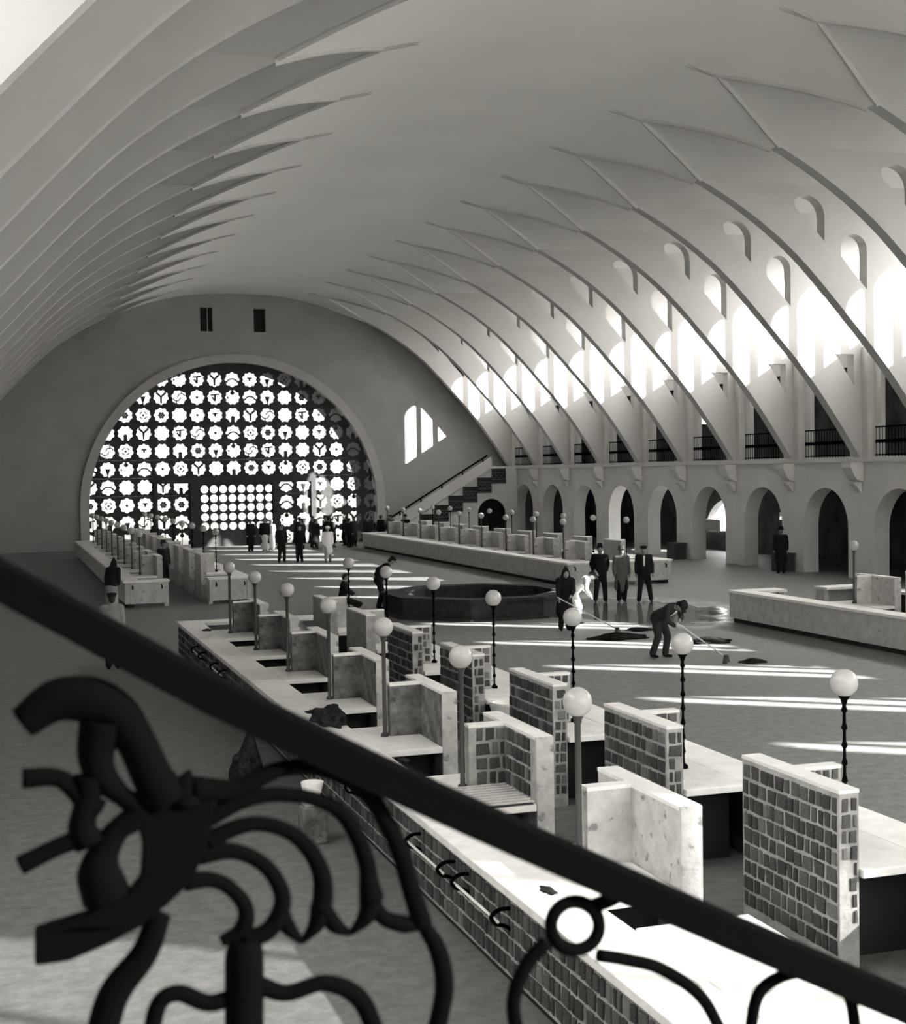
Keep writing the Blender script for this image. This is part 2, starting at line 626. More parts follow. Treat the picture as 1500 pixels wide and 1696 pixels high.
# raised archivolt
bm = bmesh.new()
prism(bm, [big_arch(WR + 0.5, 0.0), big_arch(WR, -0.0)], XZ, YF - 0.16, YF)
bmesh.ops.recalc_face_normals(bm, faces=bm.faces)
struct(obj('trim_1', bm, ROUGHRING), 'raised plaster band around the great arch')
# porch tunnel outside the window
bm = bmesh.new()
prism(bm, [big_arch(WR + 0.9, -0.2), big_arch(WR, -0.15)], XZ, YF + 0.55, YF + 5.0)
struct(obj('wall_porch', bm, GRILLE), 'deep arched porch outside the great window')
# louvred recesses of the two small windows
for i, x0 in enumerate((11.09, 14.16)):
    wv = struct(obj('window_%d' % (i + 3), box(x0, x0 + 0.7, YF + 0.40, YF + 0.5, 12.33, 13.68), DARKV), 'small dark rectangular window high in the end wall, ' + ('left' if i == 0 else 'right') + ' of the two')
    obj('mullion', box(x0 + 0.44, x0 + 0.48, YF + 0.3, YF + 0.40, 12.33, 13.68), COPING if i == 0 else WOODD, wv)
    obj('mullion', box(x0, x0 + 0.7, YF + 0.3, YF + 0.40, 12.95, 12.99), WOODD, wv)

# great window: cast panels with scalloped lights and small motifs
PITCH = 1.0157
def lobed(r, n, amp, ph=0.0, m=40):
    return [(r * (1 + amp * math.cos(n * t + ph)) * math.cos(t), r * (1 + amp * math.cos(n * t + ph)) * math.sin(t)) for t in [2 * math.pi * i / m for i in range(m)]]
def disc(cx, cz, r, m=10):
    return [(cx + r * math.cos(2 * math.pi * i / m), cz + r * math.sin(2 * math.pi * i / m)) for i in range(m)]
def bar(x0, z0, x1, z1, w0, w1=None):
    w1 = w0 if w1 is None else w1
    d = Vector((x1 - x0, z1 - z0)); n = Vector((-d.y, d.x)).normalized()
    return [(x0 + n.x * w0, z0 + n.y * w0), (x0 - n.x * w0, z0 - n.y * w0), (x1 - n.x * w1, z1 - n.y * w1), (x1 + n.x * w1, z1 + n.y * w1)]
def arcbar(cx, cz, r, t0, t1, w, m=8):
    o = [(cx + (r + w) * math.cos(t), cz + (r + w) * math.sin(t)) for t in np.linspace(t0, t1, m)]
    i = [(cx + (r - w) * math.cos(t), cz + (r - w) * math.sin(t)) for t in np.linspace(t1, t0, m)]
    return o + i
PI = math.pi
MOTIFS = [
    [disc(0, 0, 0.055)],
    [bar(0, 0.02, -0.20, 0.20, 0.035, 0.05), bar(0, 0.02, 0.20, 0.20, 0.035, 0.05), bar(0, 0.05, 0, -0.26, 0.05, 0.035)],
    [bar(0, -0.42, 0, -0.16, 0.10, 0.07), disc(0, -0.12, 0.085)],
    [disc(0, 0.20, 0.095), bar(-0.22, 0.03, -0.20, -0.06, 0.03)],
    [arcbar(0.10, 0.0, 0.16, 0.3, PI, 0.022), arcbar(-0.10, 0.0, 0.16, PI + 0.3, 2 * PI, 0.022), arcbar(0, 0.2, 0.12, -0.6, 1.9, 0.02), arcbar(0, -0.2, 0.12, PI - 0.6, PI + 1.9, 0.02)],
    [disc(0.10 * math.cos(a), 0.10 * math.sin(a), 0.055, 8) for a in [2 * PI * i / 6 for i in range(6)]] + [disc(0, 0, 0.05)],
    [arcbar(0, -0.22, 0.26, 0.35, PI - 0.35, 0.03), bar(-0.42, -0.12, -0.22, -0.10, 0.06, 0.03), bar(0.42, -0.12, 0.22, -0.10, 0.06, 0.03), disc(-0.13, 0.28, 0.03, 8), disc(0.13, 0.28, 0.03, 8)],
    [bar(-0.18, 0.10, 0.20, 0.14, 0.03), bar(0.02, 0.12, 0.0, -0.17, 0.035, 0.05), bar(-0.12, 0.02, -0.03, -0.12, 0.03)],
    [],
    [bar(0, 0.03, 0, -0.20, 0.11, 0.04), bar(0, -0.2, 0, -0.42, 0.025)],
    [arcbar(0, 0, 0.15, 0.3, 1.25, 0.022), arcbar(0, 0, 0.15, 1.87, 2.82, 0.022), arcbar(0, 0, 0.15, 3.44, 4.4, 0.022), arcbar(0, 0, 0.15, 5.0, 5.97, 0.022), disc(0, 0, 0.05, 8)],
    [bar(-0.11, 0.07, 0.11, 0.07, 0.03), bar(0, 0.06, 0, -0.06, 0.05, 0.03)],
]
def panel_mesh(i, mot):
    bm = bmesh.new()
    h = PITCH / 2 + 0.001
    n = (8, 9, 8, 10)[i % 4]
    hole = lobed(0.405, n, 0.085, PI / 2 * (i % 3))
    prism(bm, [[(-h, -h), (h, -h), (h, h), (-h, h)], hole], XZ, 0, 0.09)
    for mp in mot:
        prism(bm, [[(a * 1.3, b * 1.3) for a, b in mp]], XZ, 0.02, 0.06)
    me = bpy.data.meshes.new('grille_panel')
    bmesh.ops.recalc_face_normals(bm, faces=bm.faces)
    bm.to_mesh(me); bm.free()
    me.materials.append(GRILLE)
    return me
PANELS = [panel_mesh(i, m) for i, m in enumerate(MOTIFS)]
window_1 = struct(empty('window_1', (WC, YF + 0.3, 0)), 'great arched window of scalloped cast panels')
GRID = [[8, 8, 8, 8, 8, 3, 0, 7, 7, 4, 8, 8], ]
rng = random.Random(3)
seqs = [[0, 4, 8, 2, 5, 3, 7, 1, 6, 11, 9, 10, 2, 8, 0, 5, 1],
        [4, 8, 0, 9, 1, 4, 0, 7, 3, 6, 9, 8, 5, 11, 2, 1, 3],
        [9, 3, 5, 10, 5, 8, 0, 11, 2, 1, 4, 8, 7, 0, 6, 2, 4],
        [1, 8, 2, 1, 8, 7, 4, 0, 6, 10, 5, 9, 8, 11, 3, 2, 0],
        [3, 4, 10, 11, 8, 2, 5, 9, 3, 4, 7, 2, 8, 1, 0, 6, 10],
        [6, 9, 3, 6, 0, 10, 1, 8, 2, 5, 11, 3, 10, 5, 8, 4, 2],
        [1, 6, 8, 8, 1, 2, 3, 0, 5, 7, 4, 6, 9, 11, 8, 10, 3],
        [5, 10, 0, 11, 5, 5, 6, 2, 8, 4, 0, 6, 2, 1, 10, 3, 9],
        [7, 2, 9, 4, 1, 6, 3, 0, 8, 5, 2, 3, 9, 6, 7, 1, 0],
        [0, 3, 8, 2, 5, 3, 7, 1, 6, 11, 9, 10, 2, 8, 0, 5, 1]]
# door surround
DX0, DX1, DZ = 8.28, 17.68, 4.02
door_frame = struct(empty('door_1', (WC, YF + 0.3, 0)), 'wide doorway set into the great window')
for nm, a in (('lintel', (DX0, DX1, 3.66, DZ)), ('jamb', (DX0, DX0 + 0.22, 0, 3.66)), ('jamb', (DX1 - 0.3, DX1, 0, 3.66)), ('post', (10.34, 10.90, 0, 3.66)), ('post', (15.12, 15.46, 0, 3.66))):
    obj(nm, box(a[0] - WC, a[1] - WC, -0.14, 0.16, a[2], a[3], 0.015), GRILLE, door_frame)
bm = bmesh.new()
lw, lh = 15.12 - 10.90, 3.66
circ = []
for i in range(8):
    for j in range(5):
        circ.append(disc(11.17 + 0.533 * i, 3.30 - 0.535 * j, 0.232, 20))
prism(bm, [[(10.90, 0.0), (15.12, 0.0), (15.12, 3.66), (10.90, 3.66)]] + circ, lambda a, b, d: (a - WC, d, b), -0.03, 0.06)
obj('pierced_leaf', bm, GRILLE, door_frame)
bm = bmesh.new()
bx(bm, -PITCH / 2, PITCH / 2, 0, 0.09, -PITCH / 2, PITCH / 2)
SOLID = bpy.data.meshes.new('grille_panel'); bm.to_mesh(SOLID); bm.free(); SOLID.materials.append(GRILLE)
for j in range(-9, 10):
    for i in range(-1, 10):
        x = 12.89 + PITCH * j
        z = 9.606 - 1.0205 * i
        dx, dz = abs(x - WC) - 0.5, max(z - WZ, 0) - 0.5
        if z > WZ and math.hypot(max(dx, 0), max(dz, 0)) > WR + 0.02:
            continue
        if abs(x - WC) - 0.5 > WR:
            continue
        if z < 4.0 and 10.3 < x < 15.4:
            continue
        obj('grille_panel', SOLID if i < 0 else PANELS[seqs[i][(j + 8) % 17]], parent=window_1, loc=(x - WC, 0.0, z))
bm = bmesh.new()
prism(bm, [big_arch(WR + 0.05, 0.0)], lambda a, b, d: (a - WC, d, b), 0.14, 0.15)
obj('pane', bm, GLASS, window_1)
# near end wall (behind the camera) with an unseen arch, enlarged to throw sun farther in
bm = bmesh.new()
NR, NZ = 10.6, 2.6
def near_arch(r, z0, n=48):
    return [(WC - r, z0), (WC + r, z0)] + [(WC + r * math.cos(PI * i / n), NZ + r * math.sin(PI * i / n)) for i in range(n + 1)]
prism(bm, [outer, near_arch(NR, 0.4)], XZ, YN - 0.3, YN)
wall_front = struct(obj('wall_front', bm, PLASTER), 'near end wall with an enlarged great arch')
window_2 = struct(empty('window_2', (WC, YN - 0.2, 0)), 'great arched window in the near end wall')
for x in np.arange(-9, 9.1, 3.0):
    hh = NZ + math.sqrt(max(NR ** 2 - x * x, 0)) - 0.05
    obj('mullion', box(x - 0.06, x + 0.06, -0.06, 0.06, 0.4, hh), GRILLE, window_2)
bm = bmesh.new()
prism(bm, [near_arch(NR + 0.05, 0.3)], lambda a, b, d: (a - WC, d, b), 0.08, 0.09)
obj('pane', bm, DIMMING, window_2)
#@@PART2
# ------------------------------------------------------------------ stones
def stone_meshes():
    out = []
    r = random.Random(11)
    for k in range(4):
        for m in STONE:
            bm = bmesh.new()
            base = [(-0.5, -0.5), (0.5, -0.5), (0.5, 0.5), (-0.5, 0.5)]
            j = lambda a: a + r.uniform(-0.07, 0.07)
            lo = [bm.verts.new((j(x), j(y), 0)) for x, y in base]
            mid = [bm.verts.new((v.co.x * 0.99, v.co.y * 0.99, 0.6)) for v in lo]
            top = [bm.verts.new((v.co.x * 0.84, v.co.y * 0.84, 1.0 + r.uniform(-0.15, 0.1))) for v in lo]
            bm.faces.new(top)
            for a, b in ((lo, mid), (mid, top)):
                for i in range(4):
                    q = (i + 1) % 4
                    bm.faces.new((a[i], a[q], b[q], b[i]))
            me = bpy.data.meshes.new('stone')
            bmesh.ops.recalc_face_normals(bm, faces=bm.faces)
            bm.to_mesh(me); bm.free()
            me.materials.append(m)
            out.append(me)
    return out
STONES = stone_meshes()
SR = random.Random(5)
def stone_face(parent, root_loc, origin, u, v, n, wid, hgt, sw, sh, depth=0.018, weights=(4, 4, 3, 1), gap=0.03, limit=None, keep=1.0):
    """Lay coursed stones over a rectangular face; returns the number of stones laid."""
    O, u, v, n = Vector(origin), Vector(u), Vector(v), Vector(n)
    rows = max(1, round(hgt / sh))
    h = hgt / rows
    count = 0
    left = []
    for r in range(rows):
        x = -SR.uniform(0, sw * 0.5) if r % 2 else 0.0
        while x < wid - 0.03:
            w = sw * SR.uniform(0.65, 1.4)
            a, b = max(x, 0), min(x + w, wid)
            if wid - b < 0.05:
                b = wid
            if b - a > 0.05:
                c = O + u * ((a + b) / 2) + v * (h * (r + 0.5))
                mi = SR.choices(range(4), weights)[0]
                me = STONES[SR.randrange(4) * 4 + mi]
                M = Matrix((u, v, n)).transposed().to_4x4() @ Matrix.Diagonal((b - a - gap, h - gap, depth * SR.uniform(0.7, 1.3), 1))
                M.translation = c - Vector(root_loc)
                if SR.random() <= keep:
                    if limit is not None and count >= limit:
                        left.append((me, M))
                    else:
                        o = bpy.data.objects.new('stone', me)
                        COL.objects.link(o)
                        o.parent = parent
                        o.matrix_local = M
                        count += 1
            x = b if b == wid else x + w
            if b >= wid:
                break
    return count, left

def join_stones(name, items, parent):
    bm = bmesh.new()
    mats = []
    for me, M in items:
        k = len(bm.verts)
        m = me.materials[0]
        if m not in mats:
            mats.append(m)
        mi = mats.index(m)
        vs = [bm.verts.new(M @ v.co) for v in me.vertices]
        for p in me.polygons:
            f = bm.faces.new([vs[i] for i in p.vertices])
            f.material_index = mi
    me = bpy.data.meshes.new(name)
    bm.to_mesh(me); bm.free()
    for m in mats:
        me.materials.append(m)
    o = obj(name, me, parent=parent)
    o['kind'] = 'stuff'
    return o

# ------------------------------------------------------------------ globe lamps
def lamp_meshes(beaded):
    bm = bmesh.new()
    if beaded:
        prof = [(0.05, 0), (0.05, 0.03), (0.024, 0.05)]
        z = 0.05
        for i in range(7):
            z0 = 0.05 + i * 0.155
            prof += [(0.015, z0 + 0.02), (0.013, z0 + 0.105), (0.028, z0 + 0.13)]
        prof += [(0.016, 1.15), (0.03, 1.2), (0.055, 1.24), (0.06, 1.255)]
        lathe(bm, prof, seg=10)
    else:
        lathe(bm, [(0.05, 0), (0.05, 0.025), (0.026, 0.05), (0.026, 1.17), (0.034, 1.18), (0.034, 1.2), (0.05, 1.235), (0.06, 1.25)], seg=12)
    post = bpy.data.meshes.new('post'); bmesh.ops.recalc_face_normals(bm, faces=bm.faces); bm.to_mesh(post); bm.free()
    post.materials.append(IRON if beaded else POST)
    bm = bmesh.new()
    bmesh.ops.create_uvsphere(bm, u_segments=24, v_segments=16, radius=0.122)
    gl = bpy.data.meshes.new('globe'); bm.to_mesh(gl); bm.free(); gl.materials.append(GLOBE)
    for me in (post, gl):
        for p in me.polygons:
            p.use_smooth = True
    return post, gl
LAMP_P = lamp_meshes(False)
LAMP_B = lamp_meshes(True)
def globe_lamp(x, y, z, beaded, label, group):
    r = tag(empty('globe_lamp', (x, y, z)), label, 'lamp', group)
    p, g = LAMP_B if beaded else LAMP_P
    obj('post', p, parent=r)
    obj('globe', g, parent=r, loc=(0, 0, 1.35))
    return r

# ------------------------------------------------------------------ market islands
def island(X0, Y0, Y1, units, where, detail, skip_left=(), low_left=(), top=0.85, lamp_group='', close_near=False):
    """Back-to-back rows of stalls around an inner aisle; where = phrase for labels."""
    root = empty('stall_counter', (X0 + 2, Y0, 0))
    L = Vector((X0 + 2, Y0, 0))
    tag(root, 'long stone-faced stall island with pale worktops, ' + where, 'stall counter')
    def part(name, m, x0, x1, y0, y1, z0, z1, bev=0.0):
        return obj(name, box(x0 - L.x, x1 - L.x, y0 - L.y, y1 - L.y, z0, z1, bev), m, root)
    TH = 0.07
    for s in (1, -1):
        side = 'left' if s > 0 else 'right'
        xo = X0 if s > 0 else X0 + 4.0
        X = lambda d: xo + s * d
        def span(a, b):
            return tuple(sorted((X(a), X(b))))
        # toe base, front wall, worktop
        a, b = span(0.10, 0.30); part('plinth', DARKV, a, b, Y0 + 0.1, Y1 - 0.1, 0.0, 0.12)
        a, b = span(0.02, 0.16); fw = part('front_wall', MORTAR if detail else COUNTER, a, b, Y0 + 0.02, Y1 - 0.02, 0.12, top - TH)
        a, b = span(-0.03, 0.48); part('worktop', WORKTOP, a, b, Y0, Y1, top - TH, top, 0.008)
        a, b = span(0.165, 0.19); part('shade_plate', DARKV, a, b, Y0 + 0.2, Y1 - 0.2, 0.0, top - TH - 0.005)  # near-black plate added so the hollow under the worktop reads unlit
        # capped ends
        for yy0, yy1, face in ((Y1 - 0.62, Y1, 1), (Y0, Y0 + 0.62, -1)):
            a, b = span(0.482, 1.40); part('end_slab', WORKTOP, a, b, yy0, yy1, top - TH, top, 0.008)
            a, b = span(0.17, 1.36)
            ya, yb = (yy1 - 0.16, yy1 - 0.03) if face > 0 else (yy0 + 0.03, yy0 + 0.16)
            part('end_wall', COUNTER, a, b, ya, yb, 0.12, top - TH)
            a, b = span(1.24, 1.38); part('return_wall', COUNTER, a, b, min(yy0, yy1) + 0.17, max(yy0, yy1) - 0.17, 0.0, top - TH)
            # iron hooks at the corners
            for d in (0.25, 1.15):
                bm = bmesh.new()
                yq = (yy1 + 0.0) if face > 0 else yy0
                tube(bm, smooth_path([(X(d) - L.x, yq - L.y - face * 0.06, top - 0.16), (X(d) - L.x, yq - L.y + face * 0.05, top - 0.17), (X(d) - L.x, yq - L.y + face * 0.08, top - 0.23), (X(d) - L.x, yq - L.y + face * 0.03, top - 0.27)], 4), 0.022, 6)
                obj('hook', bm, IRON, root, smooth=True)
        # rails held off the front wall by brackets
        if detail and s > 0:
            for yk in (10.6, 12.0, 15.4, 18.9, 24.8, 27.4):
                bm = bmesh.new()
                tube(bm, [(X(-0.11) - L.x, yk - 0.55 - L.y, 0.60), (X(-0.11) - L.x, yk + 0.55 - L.y, 0.60)], 0.012, 6)
                obj('hanging_rail', bm, WORKTOP, root)
                for e in (-0.5, 0.5):
                    bm = bmesh.new()
                    yy = yk + e - L.y
                    tube(bm, smooth_path([(X(0.03) - L.x, yy, 0.68), (X(-0.08) - L.x, yy, 0.68), (X(-0.15) - L.x, yy, 0.63), (X(-0.11) - L.x, yy, 0.57), (X(-0.04) - L.x, yy, 0.55), (X(0.03) - L.x, yy, 0.50)], 4), 0.017, 6)
                    obj('bracket', bm, IRON, root, smooth=True)
        ordn = 0
        for yk in units:
            if s > 0 and yk in skip_left:
                continue
            nth = ORD[ordn] if ordn < len(ORD) else 'farthest'
            ordn += 1
            a, b = span(0.482, 1.19)
            if not (s > 0 and yk in low_left):
                part('cross_slab', WORKTOP, a, b, yk - 0.95, yk + 0.65, top - TH, top, 0.008)
                part('pier', DARKV, a, b - 0.005, yk - 0.55, yk + 0.5, 0.0, top - TH - 0.005)  # near-black block added to paint the gloom beneath each slab
            # partition: T of two walls
            pr = empty('stall_divider', (X(1.0), yk, 0))
            PL = Vector((X(1.0), yk, 0))
            plain = s > 0 and not (detail and abs(yk - units[1 if units[0] > 9 else 2]) < 0.1)
            tag(pr, ('pale plastered' if ((s > 0 and ordn == 1) or not detail) else 'rough plastered' if plain else 'dark stone-block') + ' stall partition, ' + nth + ' in the ' + side + ' row, ' + where, 'partition', 'stall partitions ' + where)
            body = PALE_CAST if ((s > 0 and ordn == 1) or not detail) else ROUGHCAST if plain else MORTAR
            a, b = span(1.2, 1.38)
            long_w = obj('long_wall', box(a - PL.x, b - PL.x, -0.9, 0.62, 0.0, 1.47), body, pr)
            obj('coping', box(a - PL.x - 0.004, b - PL.x + 0.004, -0.905, 0.625, 1.47, 1.5), COPING, pr)
            if s > 0 or not detail:
                obj('end_face', box(a - PL.x, b - PL.x, -0.935, -0.902, 0.0, 1.498), PALE_CAST, pr)
            a2, b2 = span(0.80, 1.198)
            cross_w = obj('cross_wall', box(a2 - PL.x, b2 - PL.x, -0.06, 0.07, top + 0.003, 1.47), body, pr)
            obj('coping', box(a2 - PL.x, b2 - PL.x, -0.064, 0.074, 1.47, 1.5), COPING, pr)
            if detail and not plain:
                near = ordn <= 6
                if s < 0 and near:
                    # aisle face of the long wall (faces -X)
                    stone_face(long_w, PL, (X(1.38), yk + 0.60, 0.14), (0, -1, 0), (0, 0, 1), (-1, 0, 0), 1.48, 1.30, 0.125, 0.145)
                    stone_face(long_w, PL, (X(1.37), yk - 0.90, 0.14), (1, 0, 0), (0, 0, 1), (0, -1, 0), 0.16, 1.30, 0.08, 0.13, keep=0.8, weights=(3, 4, 3, 2))
                    stone_face(cross_w, PL, (X(1.19), yk - 0.06, top + 0.03), (1, 0, 0), (0, 0, 1), (0, -1, 0), 0.37, 0.60, 0.10, 0.12, keep=0.85, weights=(2, 4, 4, 2))
                elif s > 0:
                    stone_face(cross_w, PL, (X(0.87), yk - 0.06, top + 0.02), (1, 0, 0), (0, 0, 1), (0, -1, 0), 0.33, 0.60, 0.12, 0.15)
                    stone_face(long_w, PL, (X(1.2), yk - 0.06, top + 0.02), (0, -1, 0), (0, 0, 1), (-1, 0, 0), 0.72, 0.60, 0.125, 0.15)
            globe_lamp(X(0.74), yk - 0.02, top + 0.003, s < 0, ('plain-posted' if s > 0 else 'beaded-post') + ' white globe lamp, ' + nth + ' in the ' + side + ' row, ' + where, 'globe lamps ' + where)
        if detail and s > 0:
            # nearest stretch as single stones, the rest joined
            stone_face(fw, L, (X(0.02), 15.6, 0.14), (0, -1, 0), (0, 0, 1), (-1, 0, 0), 8.2, 0.60, 0.118, 0.15, limit=298)
            _, left = stone_face(fw, L, (X(0.02), Y1 - 0.05, 0.14), (0, -1, 0), (0, 0, 1), (-1, 0, 0), Y1 - 0.05 - 15.6, 0.60, 0.118, 0.15, limit=0)
            join_stones('stone_facing', left, fw)
    if close_near:
        part('end_slab', WORKTOP, X0 + 1.402, X0 + 2.598, Y0, Y0 + 0.62, top - TH, top, 0.008)
        part('end_wall', COUNTER, X0 + 1.38, X0 + 2.62, Y0 + 0.03, Y0 + 0.16, 0.12, top - TH)
    return root

UA = [7.43 + 3.02 * k for k in range(8)]
island(3.7, 5.6, 31.4, UA, 'in the left foreground', True, skip_left=(UA[0],))
obj_low = None
UB = [46.9 + 3.02 * k for k in range(9)]
island(3.6, 44.2, 73.6, UB, 'at the far left', False)
island(18.75, 44.7, 73.6, UB, 'at the far right', False, close_near=True)
UD = [10.0 + 3.02 * k for k in range(7)]
island(18.3, 7.0, 32.7, UD, 'at the near right', False)

# low plastered block closing the nearest left stall
r = tag(empty('stall_block', (4.65, 8.0, 0)), 'low white slab-topped stall end at the bottom right, under the handrail', 'stall counter')
obj('slab', box(-0.45, 0.45, -1.14, 0.87, 0.78, 0.85, 0.008), WORKTOP, r)
obj('wall', box(0.27, 0.43, -1.14, 0.85, 0.0, 0.78), ROUGHCAST, r)

# things on the counters
r = tag(empty('slatted_rack', (4.53, 12.95, 0.853)), 'pale slatted board lying on the worktop before the dark stone-block partition', 'rack')
obj('tray', box(-0.33, 0.33, -0.43, 0.42, 0.0, 0.008), WOODD, r)
for i in range(9):
    obj('slat', box(-0.34, 0.34, -0.42 + i * 0.1, -0.385 + i * 0.1, 0.02, 0.034), SLATM, r)
for x in (-0.28, 0.27):
    obj('bearer', box(x - 0.02, x + 0.02, -0.43, 0.42, 0.008, 0.02), WOODD, r)

def heap(name, loc, sx, sy, sz, m, label, cat, seed, folds=5.0):
    bm = bmesh.new()
    bmesh.ops.create_icosphere(bm, subdivisions=4, radius=1.0)
    rr = random.Random(seed)
    ph = [rr.uniform(0, 6.28) for _ in range(6)]
    for v in bm.verts:
        c = v.co.copy()
        a = math.atan2(c.y, c.x)
        k = 1 + 0.13 * math.sin(folds * a + ph[0]) + 0.08 * math.sin(9 * c.z + ph[1] + 3 * a) + 0.06 * math.sin(13 * c.x + ph[2]) * math.sin(11 * c.y + ph[3])
        z = c.z * sz * (1 + 0.25 * math.sin(4 * c.x + ph[4]))
        if z < 0:
            z *= 0.02
        v.co = (c.x * sx * k, c.y * sy * k, z)
    zmin = min(v.co.z for v in bm.verts)
    for v in bm.verts:
        v.co.z -= zmin
    return tag(obj(name, bm, m, loc=(loc[0], loc[1], loc[2] + 0.003), smooth=True), label, cat)
heap('cloth_heap', (4.02, 17.75, 0.85), 0.20, 0.50, 0.20, SACK, 'dark rumpled sack heaped on the left worktop beside a globe lamp', 'sack', 2, 7)
heap('cloth_scrap', (3.95, 18.5, 0.85), 0.08, 0.12, 0.025, SACK, 'small dark scrap on the left worktop just beyond the sack', 'scrap', 4)
heap('cloth_scrap', (4.25, 15.0, 0.85), 0.06, 0.12, 0.02, SACK, 'small dark scrap on the worktop near the third globe lamp', 'scrap', 5)
heap('cloth_scrap', (3.95, 9.9, 0.85), 0.05, 0.12, 0.012, SACK, 'tiny dark litter on the bright white worktop in front', 'scrap', 6)
heap('cloth_scrap', (4.05, 29.2, 0.85), 0.10, 0.14, 0.03, SACK, 'dark scrap on the far end of the left worktop', 'scrap', 8)

# stone sink at the end of a right-hand slab
bm = bmesh.new()
lathe(bm, [(0.05, 0.0), (0.12, 0.02), (0.2, 0.2), (0.23, 0.30), (0.23, 0.33), (0.19, 0.33), (0.15, 0.2), (0.0, 0.1)], seg=20)
tag(obj('stone_sink', bm, WORKTOP, loc=(6.70, 18.315, 0.515), smooth=False), 'pale tapering stone sink hung at the end of a right-row slab', 'sink')
# small enamel bowls on a right-row slab
for i, (x, y, l) in enumerate(((6.80, 25.05, 'left'), (7.06, 25.0, 'right'))):
    bm = bmesh.new()
    lathe(bm, [(0.05, 0.0), (0.09, 0.05), (0.11, 0.075), (0.10, 0.075), (0.08, 0.05), (0.0, 0.012)], seg=16)
    tag(obj('enamel_bowl', bm, WORKTOP, loc=(x, y, 0.853), smooth=True), 'small white bowl on a right-row slab, ' + l + ' one of a pair', 'bowl', 'white bowls on the slab')

# pedestal block and bowl below the handrail
r = tag(empty('stone_pedestal', (3.22, 15.1, 0)), 'rough pale stone block on the floor beside the left counter', 'block')
obj('block', box(-0.14, 0.14, -0.14, 0.14, 0.0, 0.42, 0.02), ROUGHCAST, r)
obj('cap', box(-0.11, 0.11, -0.11, 0.11, 0.42, 0.47, 0.015), COPING, r)
bm = bmesh.new()
lathe(bm, [(0.06, 0.0), (0.10, 0.08), (0.13, 0.2), (0.12, 0.2), (0.09, 0.08), (0.0, 0.02)], seg=16)
tag(obj('white_pot', bm, WORKTOP, loc=(3.22, 15.1, 0.473), smooth=True), 'white pot standing on the stone block by the left counter', 'pot')
heap('dark_bundle', (3.0, 18.2, 0), 0.2, 0.25, 0.62, SACK, 'dark knobbly bundle on the floor just under the handrail', 'bundle', 12, 9)

# ------------------------------------------------------------------ fountain
FX, FY = 13.2, 38.35
fr = tag(empty('fountain_basin', (FX, FY, 0)), 'dark octagonal fountain basin in the middle of the floor', 'fountain')
def octa(r, ph=PI / 8):
    return [(r * math.cos(ph + PI / 4 * i), r * math.sin(ph + PI / 4 * i)) for i in range(8)]
BAS = mat('basin_stone', 0.03, 0.9, 0.012, 5, 0.3, 20)
for i in range(8):
    o, n_ = octa(2.78), octa(2.40)
    bm = bmesh.new()
    j = (i + 1) % 8
    prism(bm, [[o[i], o[j], n_[j], n_[i]]], XY, 0.06, 0.52)
    obj('side_slab', bm, BAS, fr)
    oo, nn = octa(2.86), octa(2.32)
    bm = bmesh.new()
    prism(bm, [[oo[i], oo[j], nn[j], nn[i]]], XY, 0.52, 0.60)
    obj('rim_slab', bm, BAS, fr)
bm = bmesh.new(); prism(bm, [octa(2.95)], XY, 0.0, 0.06); obj('step', bm, BAS, fr)
bm = bmesh.new(); prism(bm, [octa(2.41)], XY, 0.06, 0.10); obj('water', bm, WATER, fr)

# ------------------------------------------------------------------ dirt piles left by the sweepers
for i, (x, y, sx, sy, sz, l) in enumerate(((14.2, 30.7, 0.75, 0.45, 0.10, 'between the two sweepers'), (15.75, 29.1, 0.55, 0.4, 0.09, 'right of the bending sweeper'), (14.95, 25.7, 0.3, 0.22, 0.06, 'at the bending sweeper\'s feet'), (15.5, 32.0, 0.45, 0.3, 0.06, 'behind the bending sweeper'))):
    heap('dirt_pile', (x, y, 0.0), sx, sy, sz, DIRT, 'low dark pile of swept dirt ' + l, 'dirt pile', 20 + i, 5)['group'] = 'swept dirt piles'

# crates against the right arcade piers
for (x, y, l) in ((29.05, 56.6, 'second pier'), (29.05, 47.6, 'pier at the right edge')):
    r = tag(empty('bin', (x, y, 0)), 'dark box standing against the arcade ' + l, 'box', 'dark boxes by the arcade')
    obj('body', box(-0.3, 0.3, -0.38, 0.38, 0.0, 0.66, 0.02), WOODD, r)
    obj('lid', box(-0.33, 0.33, -0.41, 0.41, 0.66, 0.72, 0.015), WOODD, r)

# ------------------------------------------------------------------ gallery railings
bm = bmesh.new(); bx(bm, -0.018, 0.018, -1.3, 1.3, 1.03, 1.08)
RT = bpy.data.meshes.new('top_rail'); bm.to_mesh(RT); bm.free(); RT.materials.append(IRON)
bm = bmesh.new(); bx(bm, -0.018, 0.018, -1.3, 1.3, 0.06, 0.10)
RB = bpy.data.meshes.new('bottom_rail'); bm.to_mesh(RB); bm.free(); RB.materials.append(IRON)
bm = bmesh.new(); bx(bm, -0.014, 0.014, -1.3, 1.3, 0.50, 0.62)
RM = bpy.data.meshes.new('middle_band'); bm.to_mesh(RM); bm.free(); RM.materials.append(IRON)
bm = bmesh.new(); lathe(bm, [(0.014, 0.0), (0.014, 0.45), (0.028, 0.5), (0.014, 0.55), (0.014, 1.05)], seg=6)
RBAL = bpy.data.meshes.new('baluster'); bm.to_mesh(RBAL); bm.free(); RBAL.materials.append(IRON)
vis = [y for y in FINS[:-1] if y > 30]
